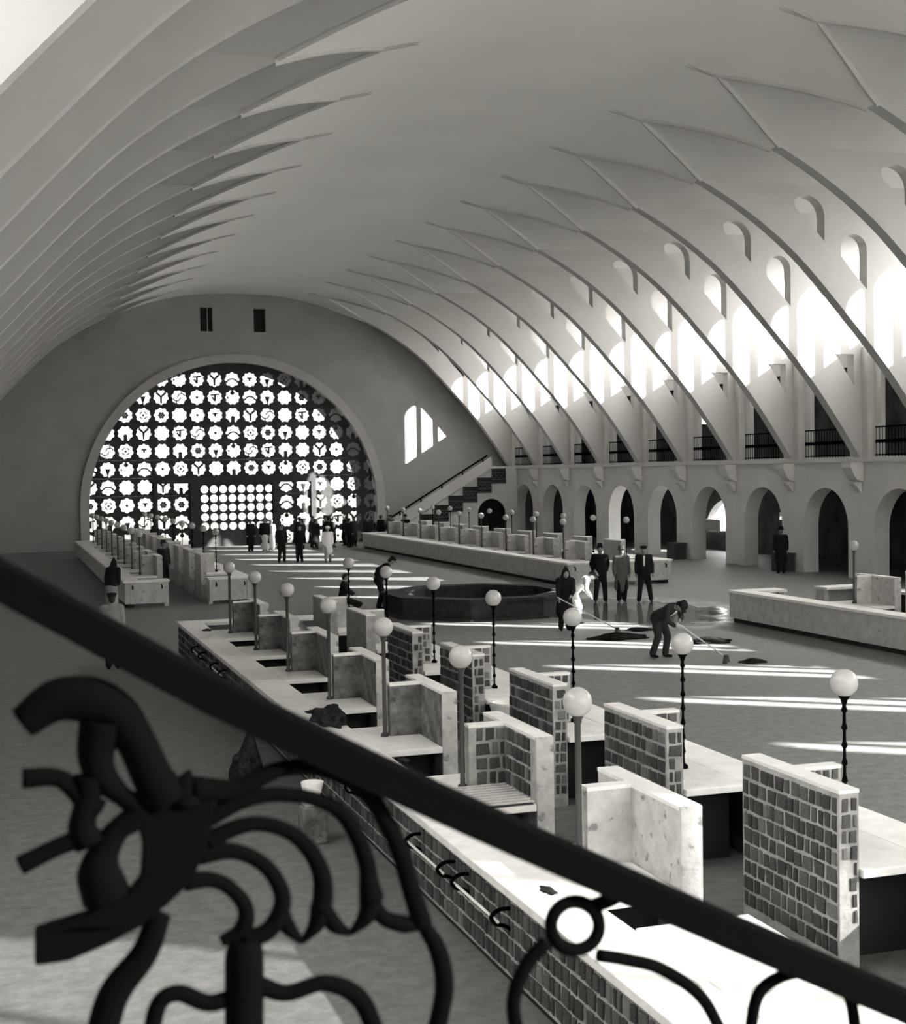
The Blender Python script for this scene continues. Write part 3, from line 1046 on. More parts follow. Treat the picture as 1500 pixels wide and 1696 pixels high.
for i, y in enumerate(vis):
    r = tag(empty('balcony_railing', (XC + HALF + 0.02, y + 2.25, 4.38)), 'black iron balcony railing between ribs, ' + (ORD[i] if i < len(ORD) else 'farthest') + ' of the right gallery', 'railing', 'right gallery railings')
    for me in (RT, RB, RM):
        obj(me.name.split('.')[0], me, parent=r)
    for k in range(15):
        obj('baluster', RBAL, parent=r, loc=(0, -1.26 + 0.18 * k, 0.0))

# ------------------------------------------------------------------ far stair on the right
sr = struct(empty('trim_2', (0, 0, 0)), 'plastered stair climbing along the end wall to the right gallery')
SX0, SX1, SZ1 = 20.6, 28.0, 4.38
NS = 24
YS0, YS1 = 77.7, 79.98
slope = SZ1 / (SX1 - SX0)
for i in range(NS):
    x0 = SX0 + (SX1 - SX0) * i / NS
    x1 = SX0 + (SX1 - SX0) * (i + 1) / NS
    z1 = SZ1 * (i + 1) / NS
    obj('step', box(x0, x1 + 0.03, YS0 + 0.15, YS1, max(0, z1 - 0.55), z1), PLASTER, sr)
bm = bmesh.new()
fl = [(SX0, 0), (29.38, 0), (29.38, SZ1), (SX1, SZ1)]
prism(bm, [fl, arch_loop(27.75, 1.75, 0.02, 2.45, 16)], XZ, YS0, YS0 + 0.15)
obj('flank_wall', bm, ARCADE, sr)
obj('landing', box(SX1, 29.4, YS0 + 0.15, YS1, SZ1 - 0.2, SZ1), PLASTER, sr)
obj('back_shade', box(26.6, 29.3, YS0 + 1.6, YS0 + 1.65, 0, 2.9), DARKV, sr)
# solid sloping parapet with an iron handrail
bm = bmesh.new()
prism(bm, [[(21.5, 0.62), (27.75, 4.25), (27.75, 4.92), (21.5, 1.32)]], XZ, YS0 - 0.1, YS0 + 0.12)
obj('parapet', bm, PLASTER, sr)
bm = bmesh.new()
tube(bm, [(21.3, YS0 - 0.02, 1.36), (27.5, YS0 - 0.02, 5.02)], 0.05, 8)
obj('handrail', bm, IRON, sr)
for t in np.linspace(0.12, 0.95, 5):
    x, z = 21.3 + 6.2 * t, 1.36 + 3.66 * t
    bm = bmesh.new()
    tube(bm, [(x, YS0 - 0.12, z - 0.2), (x, YS0 - 0.12, z - 0.08), (x, YS0 - 0.02, z)], 0.045, 6)
    obj('rail_bracket', bm, IRON, sr)
# stepped ironwork panels under the parapet
fr2 = tag(empty('stair_ironwork', (SX0, YS0 - 0.02, 0)), 'dark stepped ornamental iron panels on the flank of the far stair', 'ironwork')
for i in range(7):
    x0 = 1.75 + 0.9 * i
    zb = max(0.02, 0.6 * (x0 - 1.75) + 0.1)
    zt = 0.58 * (x0 + 20.6 - 22.1) + 0.98
    zr = 0.58 * (x0 + 0.9 + 20.6 - 22.1) + 0.98
    pn = obj('iron_panel', box(x0, x0 + 0.89, -0.03, -0.005, zb, zt - 0.02), DARKV, fr2)
    for k in range(3):
        cx, cz, rr = x0 + 0.16 + 0.29 * k, zb + 0.42, 0.115
        bm = bmesh.new()
        tube(bm, [(cx + rr * math.cos(t), -0.06, cz + rr * math.sin(t)) for t in np.linspace(0, 2 * PI, 12, endpoint=False)], 0.022, 6, closed=True)
        obj('ring', bm, CLOTH_G, pn)
    for z in (zb + 0.04, zb + 0.22, zb + 0.62):
        obj('bar', box(x0, x0 + 0.89, -0.075, -0.035, z, z + 0.05), CLOTH_G, pn)
    if i == 6:
        obj('bar', box(x0 + 0.85, x0 + 0.89, -0.075, -0.035, zb, zt), CLOTH_G, pn)

# ------------------------------------------------------------------ near stair balustrade (foreground)
RY = 2.0
def px(x, y, Y=RY):
    d = W_ + R_ * ((x - CX) / F_PX) - U_ * ((y - CY) / F_PX)
    t = Y / d.y
    return Vector((d.x * t, Y, CAMZ + d.z * t))
C1 = lambda pts: [px(140 + a * 0.41333, 1000 + b * 0.41333) for a, b in pts]
hb = tag(empty('stair_handrail', (1.0, RY, 2.3)), 'black wrought-iron stair balustrade with scrolls crossing the foreground', 'balustrade')
HL = Vector((1.0, RY, 2.3))
def rel(pts):
    return [Vector(p) - HL for p in pts]
p0, p1 = px(148, 1041), px(1321, 1590)
rail_path = smooth_path([tuple(px(*q) - HL) for q in ((-160, 872), (148, 1041), (388, 1168), (760, 1344), (1153, 1518), (1321, 1590), (1720, 1760))], 5)
bm = bmesh.new()
secs = []
for i, c in enumerate(rail_path):
    c = Vector(c)
    d = (Vector(rail_path[min(i + 1, len(rail_path) - 1)]) - Vector(rail_path[max(i - 1, 0)])).normalized()
    up = Vector((-d.z, 0, d.x))
    secs.append([bm.verts.new(c + up * a_ + Vector((0, b_, 0))) for a_, b_ in ((0.020, -0.032), (0.027, -0.022), (0.027, 0.022), (0.020, 0.032), (-0.026, 0.032), (-0.026, -0.032))])
for r0, r1 in zip(secs, secs[1:]):
    for k in range(6):
        j = (k + 1) % 6
        bm.faces.new((r0[k], r0[j], r1[j], r1[k]))
bm.faces.new(secs[0]); bm.faces.new(list(reversed(secs[-1])))
obj('handrail', bm, IRON, hb)
def scroll(pts, w, name='scroll', n=6, closed=False):
    P = smooth_path([tuple(p) for p in rel(C1(pts))], n, closed)
    k = len(P)
    if isinstance(w, (tuple, list)):
        ws = [float(np.interp(i / (k - 1), np.linspace(0, 1, len(w)), w)) for i in range(k)]
    else:
        ws = [w] * k
    ws = [x * 0.41333 * RY / F_PX * 1.6 / 2 for x in ws]
    bm = bmesh.new()
    tube(bm, [tuple(p) for p in P], ws, 8, closed)
    return obj(name, bm, IRON, hb, smooth=True)
scroll([(430, 745), (600, 745), (750, 672), (870, 655), (1000, 680), (1130, 760), (1210, 880), (1270, 1010), (1310, 1150), (1355, 1290)], (70, 45, 40, 45, 50, 55))
scroll([(480, 870), (620, 795), (750, 765), (900, 778), (1020, 830), (1090, 930), (1130, 1040), (1140, 1130), (1150, 1185)], (50, 40, 38, 42, 50, 70))
scroll([(490, 950), (620, 893), (720, 883), (830, 920), (910, 1000), (950, 1090), (955, 1170), (945, 1230)], (50, 40, 40, 45, 55, 60))
scroll([(460, 1010), (580, 990), (680, 1020), (750, 1080), (790, 1160), (785, 1230), (735, 1310), (640, 1350)], (50, 40, 40, 45, 50, 50))
scroll([(400, 1115), (500, 1105), (570, 1130), (630, 1190), (648, 1250), (625, 1310), (545, 1355)], (50, 40, 38, 42, 50, 30))
scroll([(1150, 1180), (1125, 1255), (1065, 1322)], (60, 50, 16), 'leaf_tip')
scroll([(1065, 1322), (1000, 1285), (945, 1200)], (16, 45, 45), 'leaf_tip')
scroll([(945, 1225), (925, 1290), (872, 1355)], (55, 45, 16), 'leaf_tip')
scroll([(872, 1355), (815, 1295), (785, 1225)], (16, 42, 42), 'leaf_tip')
scroll([(1150, 1180), (1195, 1255), (1285, 1285), (1372, 1292)], (40, 42, 48, 12), 'leaf_tip')
scroll([(640, 1345), (640, 1420), (640, 1750)], (75, 100, 100), 'stem')
scroll([(575, 1362), (640, 1352), (690, 1340)], (14, 40, 30), 'leaf_tip')
# left lobes, continued past the picture's edge by the mirrored half of the palmette
scroll([(-250, 480), (-120, 390), (20, 385), (130, 440), (210, 560), (270, 690), (330, 790)], (80, 105, 115, 105, 95, 100, 120))
scroll([(70, 470), (45, 600), (70, 690), (150, 770), (250, 830)], (110, 90, 75, 50, 60))
scroll([(250, 830), (140, 900), (80, 990), (60, 1080), (90, 1180)], (70, 60, 75, 110, 120))
scroll([(20, 690), (10, 790), (-10, 900), (20, 960)], (80, 60, 70, 80))
scroll([(420, 665), (405, 720), (400, 800)], (10, 60, 90), 'leaf_tip')
# heart of the motif: forged plate
plate = [(225, 770), (280, 715), (330, 730), (390, 770), (440, 745), (520, 770), (505, 860), (490, 960), (465, 1020), (420, 1110), (330, 1195), (220, 1285), (100, 1350), (-60, 1420), (-200, 1440), (-200, 1300), (20, 1230), (90, 1170), (165, 1165), (225, 1090), (232, 960), (205, 850)]
bm = bmesh.new()
pp = rel(C1(plate))
prism(bm, [[(p.x, p.z) for p in pp]], XZ, -0.014, 0.014)
bmesh.ops.bevel(bm, geom=[e for e in bm.edges if e.calc_length() > 0.02], offset=0.003, segments=1, affect='EDGES')
obj('plate', bm, IRON, hb)
for pts, w in (([(-250, 700), (-100, 700), (0, 790), (60, 830)], (50, 45, 50, 60)), ([(-260, 1050), (-120, 980), (0, 930)], (50, 45, 50)), ([(300, 1240), (240, 1400), (120, 1560), (60, 1750)], (60, 70, 80, 80)), ([(640, 1560), (500, 1600), (380, 1560), (300, 1600), (260, 1750)], (50, 45, 45, 45, 45)), ([(640, 1500), (800, 1560), (960, 1520), (1100, 1580), (1180, 1750)], (50, 45, 45, 50, 50)), ([(1360, 1290), (1420, 1400), (1440, 1550), (1400, 1750)], (40, 50, 55, 55))):
    scroll(pts, w)
# ring and tail under the rail on the right
rc = [(px(952 + 40 * math.cos(t), 1533 + 40 * math.sin(t)) - HL) for t in np.linspace(0, 2 * PI, 24, endpoint=False)]
bm = bmesh.new(); tube(bm, rc, 0.0115, 8, closed=True); obj('ring', bm, IRON, hb, smooth=True)
for pts, rr in (([(990, 1582), (1040, 1590), (1095, 1605), (1160, 1650), (1200, 1720)], 0.011), ([(905, 1560), (870, 1600), (850, 1660), (860, 1730)], 0.012), ([(985, 1500), (1010, 1490), (1030, 1478)], 0.013), ([(1240, 1720), (1260, 1640), (1330, 1610), (1400, 1640), (1420, 1730)], 0.011)):
    P = smooth_path([tuple(px(*q) - HL) for q in pts], 6)
    bm = bmesh.new(); tube(bm, [tuple(p) for p in P], rr, 8); obj('scroll', bm, IRON, hb, smooth=True)
# the flight it stands on (below the frame)
ns = struct(empty('trim_3', (0, 0, 0)), 'near stair flight under the camera')
for i in range(22):
    z = 4.38 - 0.199 * i
    x0 = -1.6 + 0.365 * i
    obj('step', box(x0, x0 + 0.38, YN + 0.02, RY + 0.08, max(0, z - 1.85), z - 1.45) if z - 1.45 > 0.05 else box(x0, x0 + 0.38, YN + 0.02, RY + 0.08, 0, 0.05), PLASTER, ns)
for i in range(5):
    x = -0.6 + i * 1.25
    zr = p0.z + (p1.z - p0.z) * (x - p0.x) / (p1.x - p0.x)
    zs = 4.38 - 0.199 * ((x + 1.6) / 0.365) - 1.5
    if 0 < i < 2:
        continue
    bm = bmesh.new(); tube(bm, [(x - HL.x, 0, zs - HL.z), (x - HL.x, 0, zr - 0.45 - HL.z)], 0.014, 8); obj('standard', bm, IRON, hb)
#@@PART3
# ------------------------------------------------------------------ people
def capsule(bm, p, q, r1, r2, sx=1.0, sy=1.0, seg=10):
    """Tapered rounded limb from p to q; sx/sy squash the section (x and y of the body frame)."""
    p, q = Vector(p), Vector(q)
    t = (q - p)
    ln = t.length
    if ln < 1e-6:
        t = Vector((0, 0, 1))
    t.normalize()
    a = Vector((1, 0, 0)) - t * t.x
    if a.length < 0.2:
        a = Vector((0, 1, 0)) - t * t.y
    a.normalize()
    b = t.cross(a)
    rings = []
    def ring(c, r):
        rings.append([bm.verts.new(c + a * (r * sx * math.cos(2 * PI * k / seg)) + b * (r * sy * math.sin(2 * PI * k / seg))) for k in range(seg)])
    for e in (-80, -50, -22):
        e_ = math.radians(e)
        ring(p + t * (r1 * math.sin(e_)), r1 * math.cos(e_))
    ring(p, r1)
    ring(q, r2)
    for e in (22, 50, 80):
        e_ = math.radians(e)
        ring(q + t * (r2 * math.sin(e_)), r2 * math.cos(e_))
    for r0, r_ in zip(rings, rings[1:]):
        for k in range(seg):
            j = (k + 1) % seg
            bm.faces.new((r0[k], r0[j], r_[j], r_[k]))
    bm.faces.new(list(reversed(rings[0])))
    bm.faces.new(rings[-1])

def blob(bm, c, rx, ry, rz, rot=None):
    M = Matrix.Translation(c) @ (rot.to_4x4() if rot else Matrix()) @ Matrix.Diagonal((rx, ry, rz, 1))
    bmesh.ops.create_icosphere(bm, subdivisions=3, radius=1.0, matrix=M)

def fuse(name, bm, m, parent, voxel):
    o = obj(name, bm, m, parent)
    md = o.modifiers.new('fuse', 'REMESH')
    md.mode = 'VOXEL'
    md.voxel_size = voxel
    md.use_smooth_shade = True
    sm = o.modifiers.new('soften', 'SMOOTH')
    sm.factor = 0.5
    sm.iterations = 3
    return o

def person(loc, rz, label, h=1.70, lean=0.0, legs=((0.10, 0.0, 0.0), (-0.10, 0.0, 0.0)), arms=None, coat=CLOTH_B, trousers=CLOTH_B, hat=None, hatm=CLOTH_B, coat_len=0.78, skirt=False, headgear=None, drop=0.0, voxel=0.026, head_turn=0.0, shirt=False, group=None, shoes=CLOTH_B, sitting=False, head_lean=0.0):
    """Facing local +y. legs: (x, y of foot, knee forward); arms: hand positions in body frame (after lean)."""
    root = tag(empty('person', loc, rz), label, 'person', group)
    k = h / 1.72
    root.scale = (k, k, k)
    PZ = 0.90 - drop
    hip = Vector((0, 0, PZ))
    LM = Matrix.Translation(hip) @ Matrix.Rotation(-math.radians(lean), 4, 'X') @ Matrix.Translation(-hip)
    T = lambda x, y, z: LM @ Vector((x, y, z - drop if z > 0.85 else z))
    chest, neck = T(0, 0.0, 1.27), T(0, 0.0, 1.45)
    HM = LM @ Matrix.Translation((0, 0, 1.46 - drop)) @ Matrix.Rotation(-math.radians(head_lean), 4, 'X') @ Matrix.Rotation(math.radians(head_turn), 4, 'Z') @ Matrix.Translation((0, 0, -1.46 + drop))
    Hd = lambda x, y, z: HM @ Vector((x, y, z - drop))
    head = Hd(0, 0.03, 1.60)
    hrot = HM.to_3x3()
    sh = [T(0.185, 0, 1.41), T(-0.185, 0, 1.41)]
    if arms is None:
        arms = (Vector((0.25, 0.07, 0.82)), Vector((-0.25, 0.07, 0.82)))
    hands, elbows = [], []
    for i, a in enumerate(arms):
        hd = Vector(a) if not isinstance(a, Vector) else a.copy()
        s_ = sh[i]
        d = hd - s_
        L_ = d.length
        if L_ > 0.575:
            hd = s_ + d * (0.575 / L_)
            d = hd - s_; L_ = 0.575
        mid = (s_ + hd) / 2
        bend = math.sqrt(max(0.29 ** 2 - (L_ / 2) ** 2, 0))
        sd = 1 if i == 0 else -1
        out = LM.to_3x3() @ Vector((sd * 0.5, -0.85, 0))
        out -= d.normalized() * out.dot(d.normalized())
        if out.length < 1e-4:
            out = Vector((sd, 0, 0))
        elbows.append(mid + out.normalized() * bend)
        hands.append(hd)
    feet, knees, hips = [], [], []
    for i, (fx, fy, kf) in enumerate(legs):
        sd = 1 if i == 0 else -1
        hp = Vector((sd * 0.09, 0, PZ - 0.02))
        ft = Vector((fx, fy, 0.075))
        d = ft - hp
        L_ = d.length
        bend = math.sqrt(max(0.415 ** 2 - (L_ / 2) ** 2, 0)) + kf
        hips.append(hp); feet.append(ft); knees.append((hp + ft) / 2 + Vector((0, 1, 0)) * bend)
    bpy.context.view_layer.update()
    HANDS[label] = [root.matrix_world @ h_ for h_ in hands]
    # --- body
    bm = bmesh.new()
    capsule(bm, T(0, 0, 0.93), T(0, 0.005, 1.10), 0.135, 0.12, 1.15, 0.8)
    capsule(bm, T(0, 0.005, 1.10), T(0, 0.0, 1.34), 0.125, 0.15, 1.15, 0.75)
    capsule(bm, sh[0], sh[1], 0.07, 0.07)
    capsule(bm, T(0, 0, 1.38), Hd(0, 0.01, 1.52), 0.062, 0.052)
    blob(bm, head, 0.077, 0.095, 0.115, hrot)
    blob(bm, Hd(0, 0.065, 1.55), 0.055, 0.05, 0.055, hrot)             # jaw
    capsule(bm, Hd(0, 0.115, 1.615), Hd(0, 0.14, 1.575), 0.011, 0.017)  # nose
    for sd in (1, -1):
        blob(bm, Hd(sd * 0.08, 0.02, 1.59), 0.014, 0.024, 0.034, hrot)  # ears
    for i in range(2):
        sd = 1 if i == 0 else -1
        capsule(bm, sh[i], elbows[i], 0.052, 0.04)
        fa = (hands[i] - elbows[i]).normalized()
        wr = hands[i] - fa * 0.07
        capsule(bm, elbows[i], wr, 0.042, 0.028)
        capsule(bm, wr, hands[i] - fa * 0.0, 0.032, 0.034, 1.0, 0.7)
        side = fa.cross(Vector((0, 1, 0)))
        if side.length < 0.1:
            side = Vector((1, 0, 0))
        side.normalize()
        curl = fa.cross(side).normalized()
        for j, (o_, ln) in enumerate(((-0.032, 0.062), (-0.011, 0.075), (0.011, 0.070), (0.032, 0.055))):
            b0 = hands[i] + side * o_ + fa * 0.015
            k1 = b0 + fa * ln * 0.55 + curl * 0.008
            capsule(bm, b0, k1, 0.0125, 0.0115, seg=6)
            capsule(bm, k1, k1 + fa * ln * 0.4 + curl * 0.025, 0.0115, 0.010, seg=6)
        tb = hands[i] - fa * 0.03 + side * 0.033
        capsule(bm, tb, tb + fa * 0.04 + side * 0.03, 0.014, 0.011, seg=6)
        capsule(bm, hips[i], knees[i], 0.088, 0.055)
        capsule(bm, knees[i], feet[i], 0.056, 0.036)
        capsule(bm, feet[i] + Vector((0, -0.03, -0.035)), feet[i] + Vector((sd * 0.015, 0.14, -0.045)), 0.036, 0.028)
    fuse('body', bm, SKIN, root, voxel)
    # --- clothes
    bm = bmesh.new()
    if skirt:
        capsule(bm, T(0, 0, 1.02), Vector((0, 0.0, PZ - 0.1)), 0.15, 0.18, 1.1, 0.9)
        fc = (feet[0] + feet[1]) / 2
        capsule(bm, Vector((0, 0, PZ - 0.1)), Vector((fc.x, fc.y, 0.24)), 0.18, 0.20, 1.15, 1.0)
    else:
        capsule(bm, T(0, 0, 1.02), hip + Vector((0, 0, -0.04)), 0.145, 0.145, 1.12, 0.85)
        for i in range(2):
            capsule(bm, hips[i], knees[i], 0.112, 0.085)
            capsule(bm, knees[i], feet[i] + Vector((0, -0.01, 0.02)), 0.085, 0.075)
    fuse('skirt' if skirt else 'trousers', bm, trousers, root, voxel)
    bm = bmesh.new()
    capsule(bm, T(0, 0.0, 1.06), T(0, 0, 1.33), 0.155, 0.165, 1.18, 0.82)
    capsule(bm, T(0.19, 0, 1.40), T(-0.19, 0, 1.40), 0.085, 0.085)
    if coat_len < 0.9:
        if coat_len < 0.6:
            fc = (feet[0] + feet[1]) / 2
            capsule(bm, T(0, 0, 1.06), Vector((fc.x * 0.6, fc.y * 0.6, coat_len + 0.05)), 0.16, 0.20, 1.22, 0.92)
        else:
            capsule(bm, T(0, 0, 1.08), T(0, 0, coat_len + 0.07) if lean < 30 else hip, 0.16, 0.175, 1.2, 0.88)
    for i in range(2):
        fa = (hands[i] - elbows[i]).normalized()
        capsule(bm, sh[i], elbows[i], 0.080, 0.066)
        capsule(bm, elbows[i], hands[i] - fa * 0.075, 0.066, 0.052)
    fuse('coat', bm, coat, root, voxel)
    if shirt:
        bm = bmesh.new()
        capsule(bm, T(0, 0.115, 1.12), T(0, 0.105, 1.40), 0.035, 0.05, 1.0, 0.7)
        fuse('shirt', bm, CLOTH_W, root, voxel)
    bm = bmesh.new()
    for i in range(2):
        sd = 1 if i == 0 else -1
        capsule(bm, feet[i] + Vector((0, -0.035, -0.03)), feet[i] + Vector((sd * 0.015, 0.15, -0.04)), 0.045, 0.036)
    fuse('shoes', bm, shoes, root, voxel)
    # --- head
    if headgear != 'hood':
        bm = bmesh.new()
        blob(bm, Hd(0, 0.0, 1.635), 0.086, 0.102, 0.095, hrot)
        blob(bm, Hd(0, -0.04, 1.58), 0.080, 0.07, 0.08, hrot)
        fuse('hair', bm, HAIR, root, voxel)
    hm = hatm
    if headgear == 'hat':
        bm = bmesh.new()
        lathe(bm, [(0.155, 0.0), (0.16, 0.012), (0.10, 0.022), (0.095, 0.10), (0.075, 0.125), (0.0, 0.115)], seg=18)
        o = obj('hat', bm, hm, root, smooth=True); o.matrix_local = HM @ Matrix.Translation((0, 0.02, 1.665 - drop))
    elif headgear == 'fez':
        bm = bmesh.new()
        lathe(bm, [(0.098, 0.0), (0.095, 0.02), (0.072, 0.15), (0.0, 0.155)], seg=16)
        o = obj('hat', bm, hm, root, smooth=True); o.matrix_local = HM @ Matrix.Translation((0, 0.005, 1.65 - drop))
    elif headgear == 'cap':
        bm = bmesh.new()
        lathe(bm, [(0.098, 0.0), (0.10, 0.03), (0.115, 0.05), (0.11, 0.075), (0.0, 0.095)], seg=18)
        bx(bm, -0.07, 0.07, 0.06, 0.175, 0.0, 0.014)
        o = obj('cap', bm, hm, root); o.matrix_local = HM @ Matrix.Translation((0, 0.005, 1.65 - drop))
    elif headgear == 'turban':
        bm = bmesh.new()
        for z_, r_ in ((1.655, 0.085), (1.69, 0.08), (1.715, 0.06)):
            tube(bm, [(r_ * math.cos(t), r_ * math.sin(t), z_ - drop) for t in np.linspace(0, 2 * PI, 16, endpoint=False)], 0.034, 8, closed=True)
        blob(bm, Vector((0, 0, 1.70 - drop)), 0.08, 0.08, 0.05)
        o = obj('turban', bm, hm, root, smooth=True); o.matrix_local = HM
    elif headgear == 'hood':
        bm = bmesh.new()
        blob(bm, Hd(0, -0.015, 1.61), 0.105, 0.115, 0.14, hrot)
        capsule(bm, Hd(0, -0.03, 1.68), Hd(0, -0.08, 1.80), 0.08, 0.02)
        capsule(bm, Hd(0, -0.03, 1.55), T(0, -0.02, 1.38), 0.11, 0.16, 1.15, 0.8)
        fuse('hood', bm, hm, root, voxel)
    return root

HANDS = {}
def face(dx, dy):
    """Heading for a person facing world direction (dx, dy)."""
    return math.atan2(-dx, dy)

V3 = Vector
# three men standing by the wet floor
person((17.55, 39.3, 0), face(-0.3, -1), 'man in a dark suit and tall dark hat, left of the three standing men', 1.74, legs=((0.15, 0, 0.01), (-0.15, 0.03, 0.01)), arms=(V3((0.2, -0.05, 0.9)), V3((-0.2, -0.05, 0.9))), coat=CLOTH_B, headgear='fez', hatm=CLOTH_B)
person((18.15, 39.05, 0), face(-0.2, -1), 'person in a long grey overcoat, middle of the three standing men', 1.68, legs=((0.09, 0, 0), (-0.09, 0.02, 0)), coat=CLOTH_G, coat_len=0.42, headgear='hat', hatm=CLOTH_D)
person((18.72, 38.65, 0), face(-0.4, -1), 'man in open black suit, white shirt and flat cap, rightmost of three standing', 1.72, legs=((0.16, 0.05, 0.01), (-0.22, -0.10, 0.0)), shirt=True, headgear='cap', head_turn=-15, arms=(V3((0.24, 0.05, 0.82)), V3((-0.27, 0.05, 0.85))))
# man leaning over the fountain
person((10.75, 40.3, 0), face(1, -0.15), 'man in black stooping with hands behind his back at the fountain', 1.70, lean=33, headgear='cap', head_lean=10, arms=(V3((0.08, -0.12, 0.98)), V3((-0.08, -0.12, 0.98))))
# seated boy
person((9.55, 40.0, 0), face(1, -0.4), 'dark figure sitting low beyond the left stalls, facing the fountain', 1.55, lean=8, drop=0.45, legs=((0.12, 0.42, 0.05), (-0.12, 0.42, 0.05)), arms=(V3((0.12, 0.42, 0.55)), V3((-0.12, 0.42, 0.55))))
bmx = box(-0.18, 0.18, -0.18, 0.18, 0.0, 0.17, 0.02)
tag(obj('stool', bmx, WOODD, loc=(9.40, 40.06, 0)), 'low dark box seat under the sitting figure', 'stool')
# sweepers
person((13.5, 27.2, 0), face(0.45, -1), 'bending sweeper with dark jacket, white shirt and dark cap in the foreground', 1.68, lean=62, legs=((0.13, -0.05, 0.02), (-0.13, 0.1, 0.04)), arms=(V3((0.12, 0.62, 0.72)), V3((-0.08, 0.55, 0.85))), coat=CLOTH_D, trousers=CLOTH_D, shirt=True, headgear='cap', head_lean=15, voxel=0.022)
person((13.62, 32.75, 0), face(-0.2, -1), 'stooping woman sweeper in a pointed dark hood and dark robe', 1.62, lean=20, coat=CLOTH_B, trousers=CLOTH_B, coat_len=0.45, headgear='hood', hatm=CLOTH_B, arms=(V3((0.22, 0.42, 0.85)), V3((-0.1, 0.4, 0.95))), voxel=0.022)
person((14.35, 33.9, 0), face(0.9, -0.4), 'stooping person in white jacket and white trousers with a dark cap', 1.68, lean=48, coat=CLOTH_W, trousers=CLOTH_W, headgear='cap', hatm=CLOTH_D, head_lean=10, legs=((0.12, 0, 0.02), (-0.12, 0.12, 0.03)), arms=(V3((0.15, 0.5, 0.75)), V3((-0.1, 0.45, 0.8))), voxel=0.022)
def broom(a, b, label):
    a, b = V3(a), V3(b)
    r = tag(empty('broom', b), label, 'broom', 'sweepers\' brooms')
    bm = bmesh.new(); tube(bm, [tuple(a - b), (0, 0, 0.12)], 0.014, 8); obj('handle', bm, SLATM, r)
    bm = bmesh.new()
    d_ = V3((b.x - a.x, b.y - a.y, 0)).normalized()
    n_ = V3((-d_.y, d_.x, 0))
    prism(bm, [[(-0.05, 0.16), (0.05, 0.16), (0.20, 0.0), (-0.20, 0.0)]], lambda p, q, w: tuple(n_ * p + d_ * w + V3((0, 0, q))), -0.03, 0.05)
    obj('brush', bm, WOODD, r)
_h = [h for l, h in HANDS.items() if l.startswith('bending sweeper')][0]
broom(_h[0] + (_h[0] - V3((14.35, 26.0, 0.0))) * 0.12 + V3((0.06, -0.12, 0.02)), (14.40, 25.88, 0.0), 'pale broom held by the bending sweeper in front')
_h = [h for l, h in HANDS.items() if l.startswith('stooping woman')][0]
broom(_h[0] + (_h[0] - V3((14.5, 31.6, 0.0))) * 0.08 + V3((0.03, -0.085, 0.02)), (14.5, 31.5, 0.0), 'thin broom of the hooded sweeper')
# figure in the doorway at the right
person((28.35, 46.6, 0), face(-0.6, -0.7), 'tall dark silhouette standing in the arcade doorway at the right edge', 1.74, coat=CLOTH_B, coat_len=0.45, headgear='hat')
# far crowd before the great window
FARV = 0.034
person((12.6, 73.5, 0), face(0.3, -1), 'dark walking figure before the pierced door, left of the far pair', 1.74, coat_len=0.45, coat=CLOTH_B, legs=((0.14, 0.12, 0), (-0.14, -0.12, 0)), voxel=FARV)
person((13.35, 73.4, 0), face(-0.2, -1), 'figure in black and white robes before the pierced door, right of the far pair', 1.78, coat_len=0.4, coat=CLOTH_B, trousers=CLOTH_W, skirt=True, voxel=FARV)
person((13.75, 73.8, 0), face(-0.2, -1), 'white-robed figure in front of the pierced door', 1.66, coat_len=0.3, coat=CLOTH_W, trousers=CLOTH_W, skirt=True, headgear='turban', hatm=CLOTH_W, voxel=FARV)
person((12.35, 63.7, 0), face(0.1, -1), 'man in a dark coat, left of the pair on the striped far floor', 1.78, coat_len=0.6, legs=((0.13, 0.05, 0), (-0.13, 0, 0)), voxel=FARV)
person((13.15, 63.4, 0), face(-0.5, -1), 'man in black with pale bundle, right of the pair on the striped far floor', 1.74, headgear='cap', voxel=FARV)
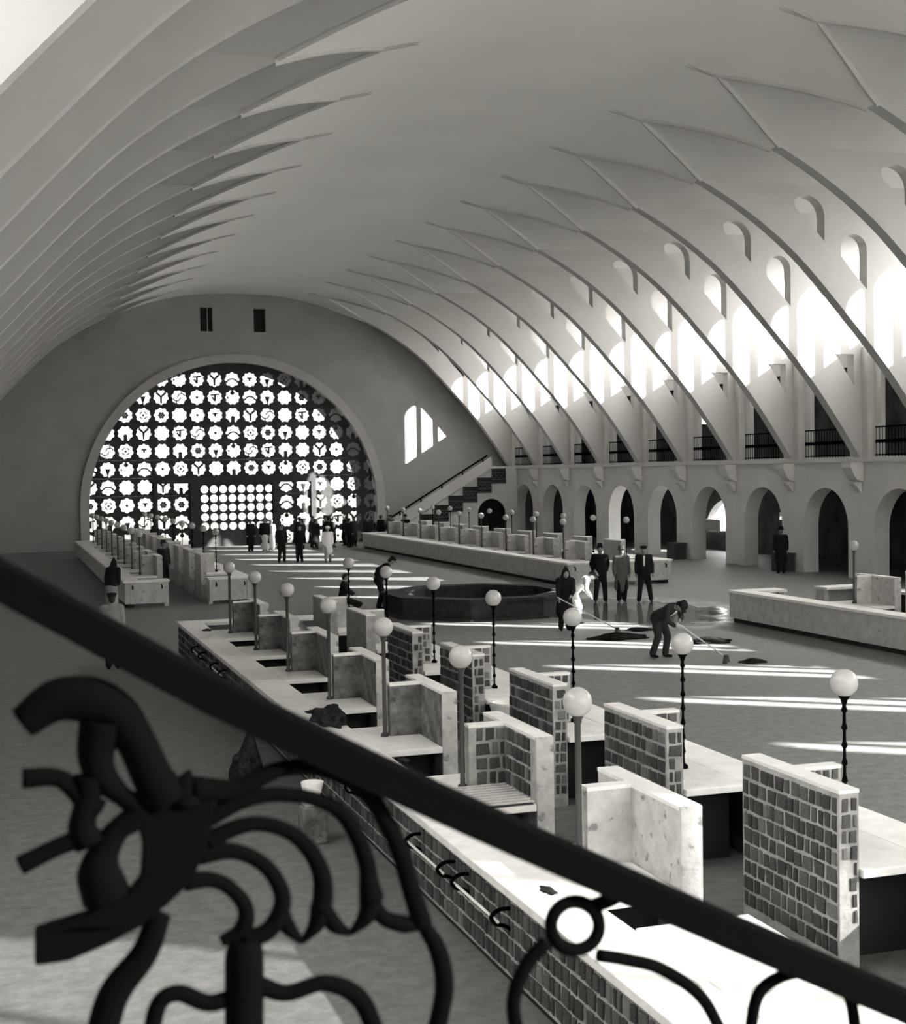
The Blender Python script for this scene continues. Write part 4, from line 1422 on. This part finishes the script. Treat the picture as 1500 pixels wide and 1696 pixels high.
person((14.3, 62.6, 0), face(-0.1, -1), 'white-robed walker with white turban on the far striped floor', 1.66, coat=CLOTH_W, trousers=CLOTH_M, coat_len=0.5, headgear='turban', hatm=CLOTH_W, legs=((0.12, 0.15, 0), (-0.12, -0.15, 0)), voxel=FARV)
cr = random.Random(9)
spots = sorted([(15.6, 74.5), (16.35, 75.3), (17.0, 74.2), (17.6, 75.6), (18.2, 74.4), (18.75, 75.5), (19.25, 74.4), (19.7, 75.8), (20.2, 75.0), (21.1, 76.3), (17.3, 76.3), (18.5, 76.6), (16.2, 73.9), (19.95, 74.1), (16.7, 76.4), (15.9, 76.6)], key=lambda p: p[0] / p[1])
hg = ['cap', 'hat', 'fez', None, 'turban']
words_ = ['first', 'second', 'third', 'fourth', 'fifth', 'sixth', 'seventh', 'eighth', 'ninth', 'tenth', 'eleventh', 'twelfth', 'thirteenth', 'fourteenth', 'fifteenth', 'last']
for i, (x, y) in enumerate(spots):
    person((x, y, 0), cr.uniform(-3, 3), 'dark-clad person in the crowd by the great window, ' + words_[i] + ' from the left', cr.uniform(1.6, 1.78), coat=cr.choice([CLOTH_B, CLOTH_D]), coat_len=cr.choice([0.45, 0.78, 0.4]), headgear=hg[i % 5], hatm=CLOTH_D, voxel=FARV, group='crowd by the great window')
# people at the left
person((3.15, 43.4, 0), face(0.5, 0.8), 'figure in a black cape and pale skirt at the far left counter', 1.60, lean=18, coat=CLOTH_B, coat_len=0.8, trousers=CLOTH_M, skirt=True, headgear='hood', hatm=CLOTH_B, voxel=0.03)
person((5.6, 51.4, 0), face(0.5, -1), 'dark-hatted seller standing among the far left partitions', 1.72, headgear='hat', voxel=0.03)
person((2.2, 30.3, 0), face(0.1, 1), 'person in dark clothes with pale shoulder walking away behind the handrail', 1.62, coat=CLOTH_M, coat_len=0.7, trousers=CLOTH_B, headgear='cap', voxel=0.026)
person((21.7, 73.0 + 2.3, 0), face(-0.5, -1), 'dark figure standing at the foot of the far stair', 1.68, coat_len=0.45, headgear='hat', voxel=FARV)
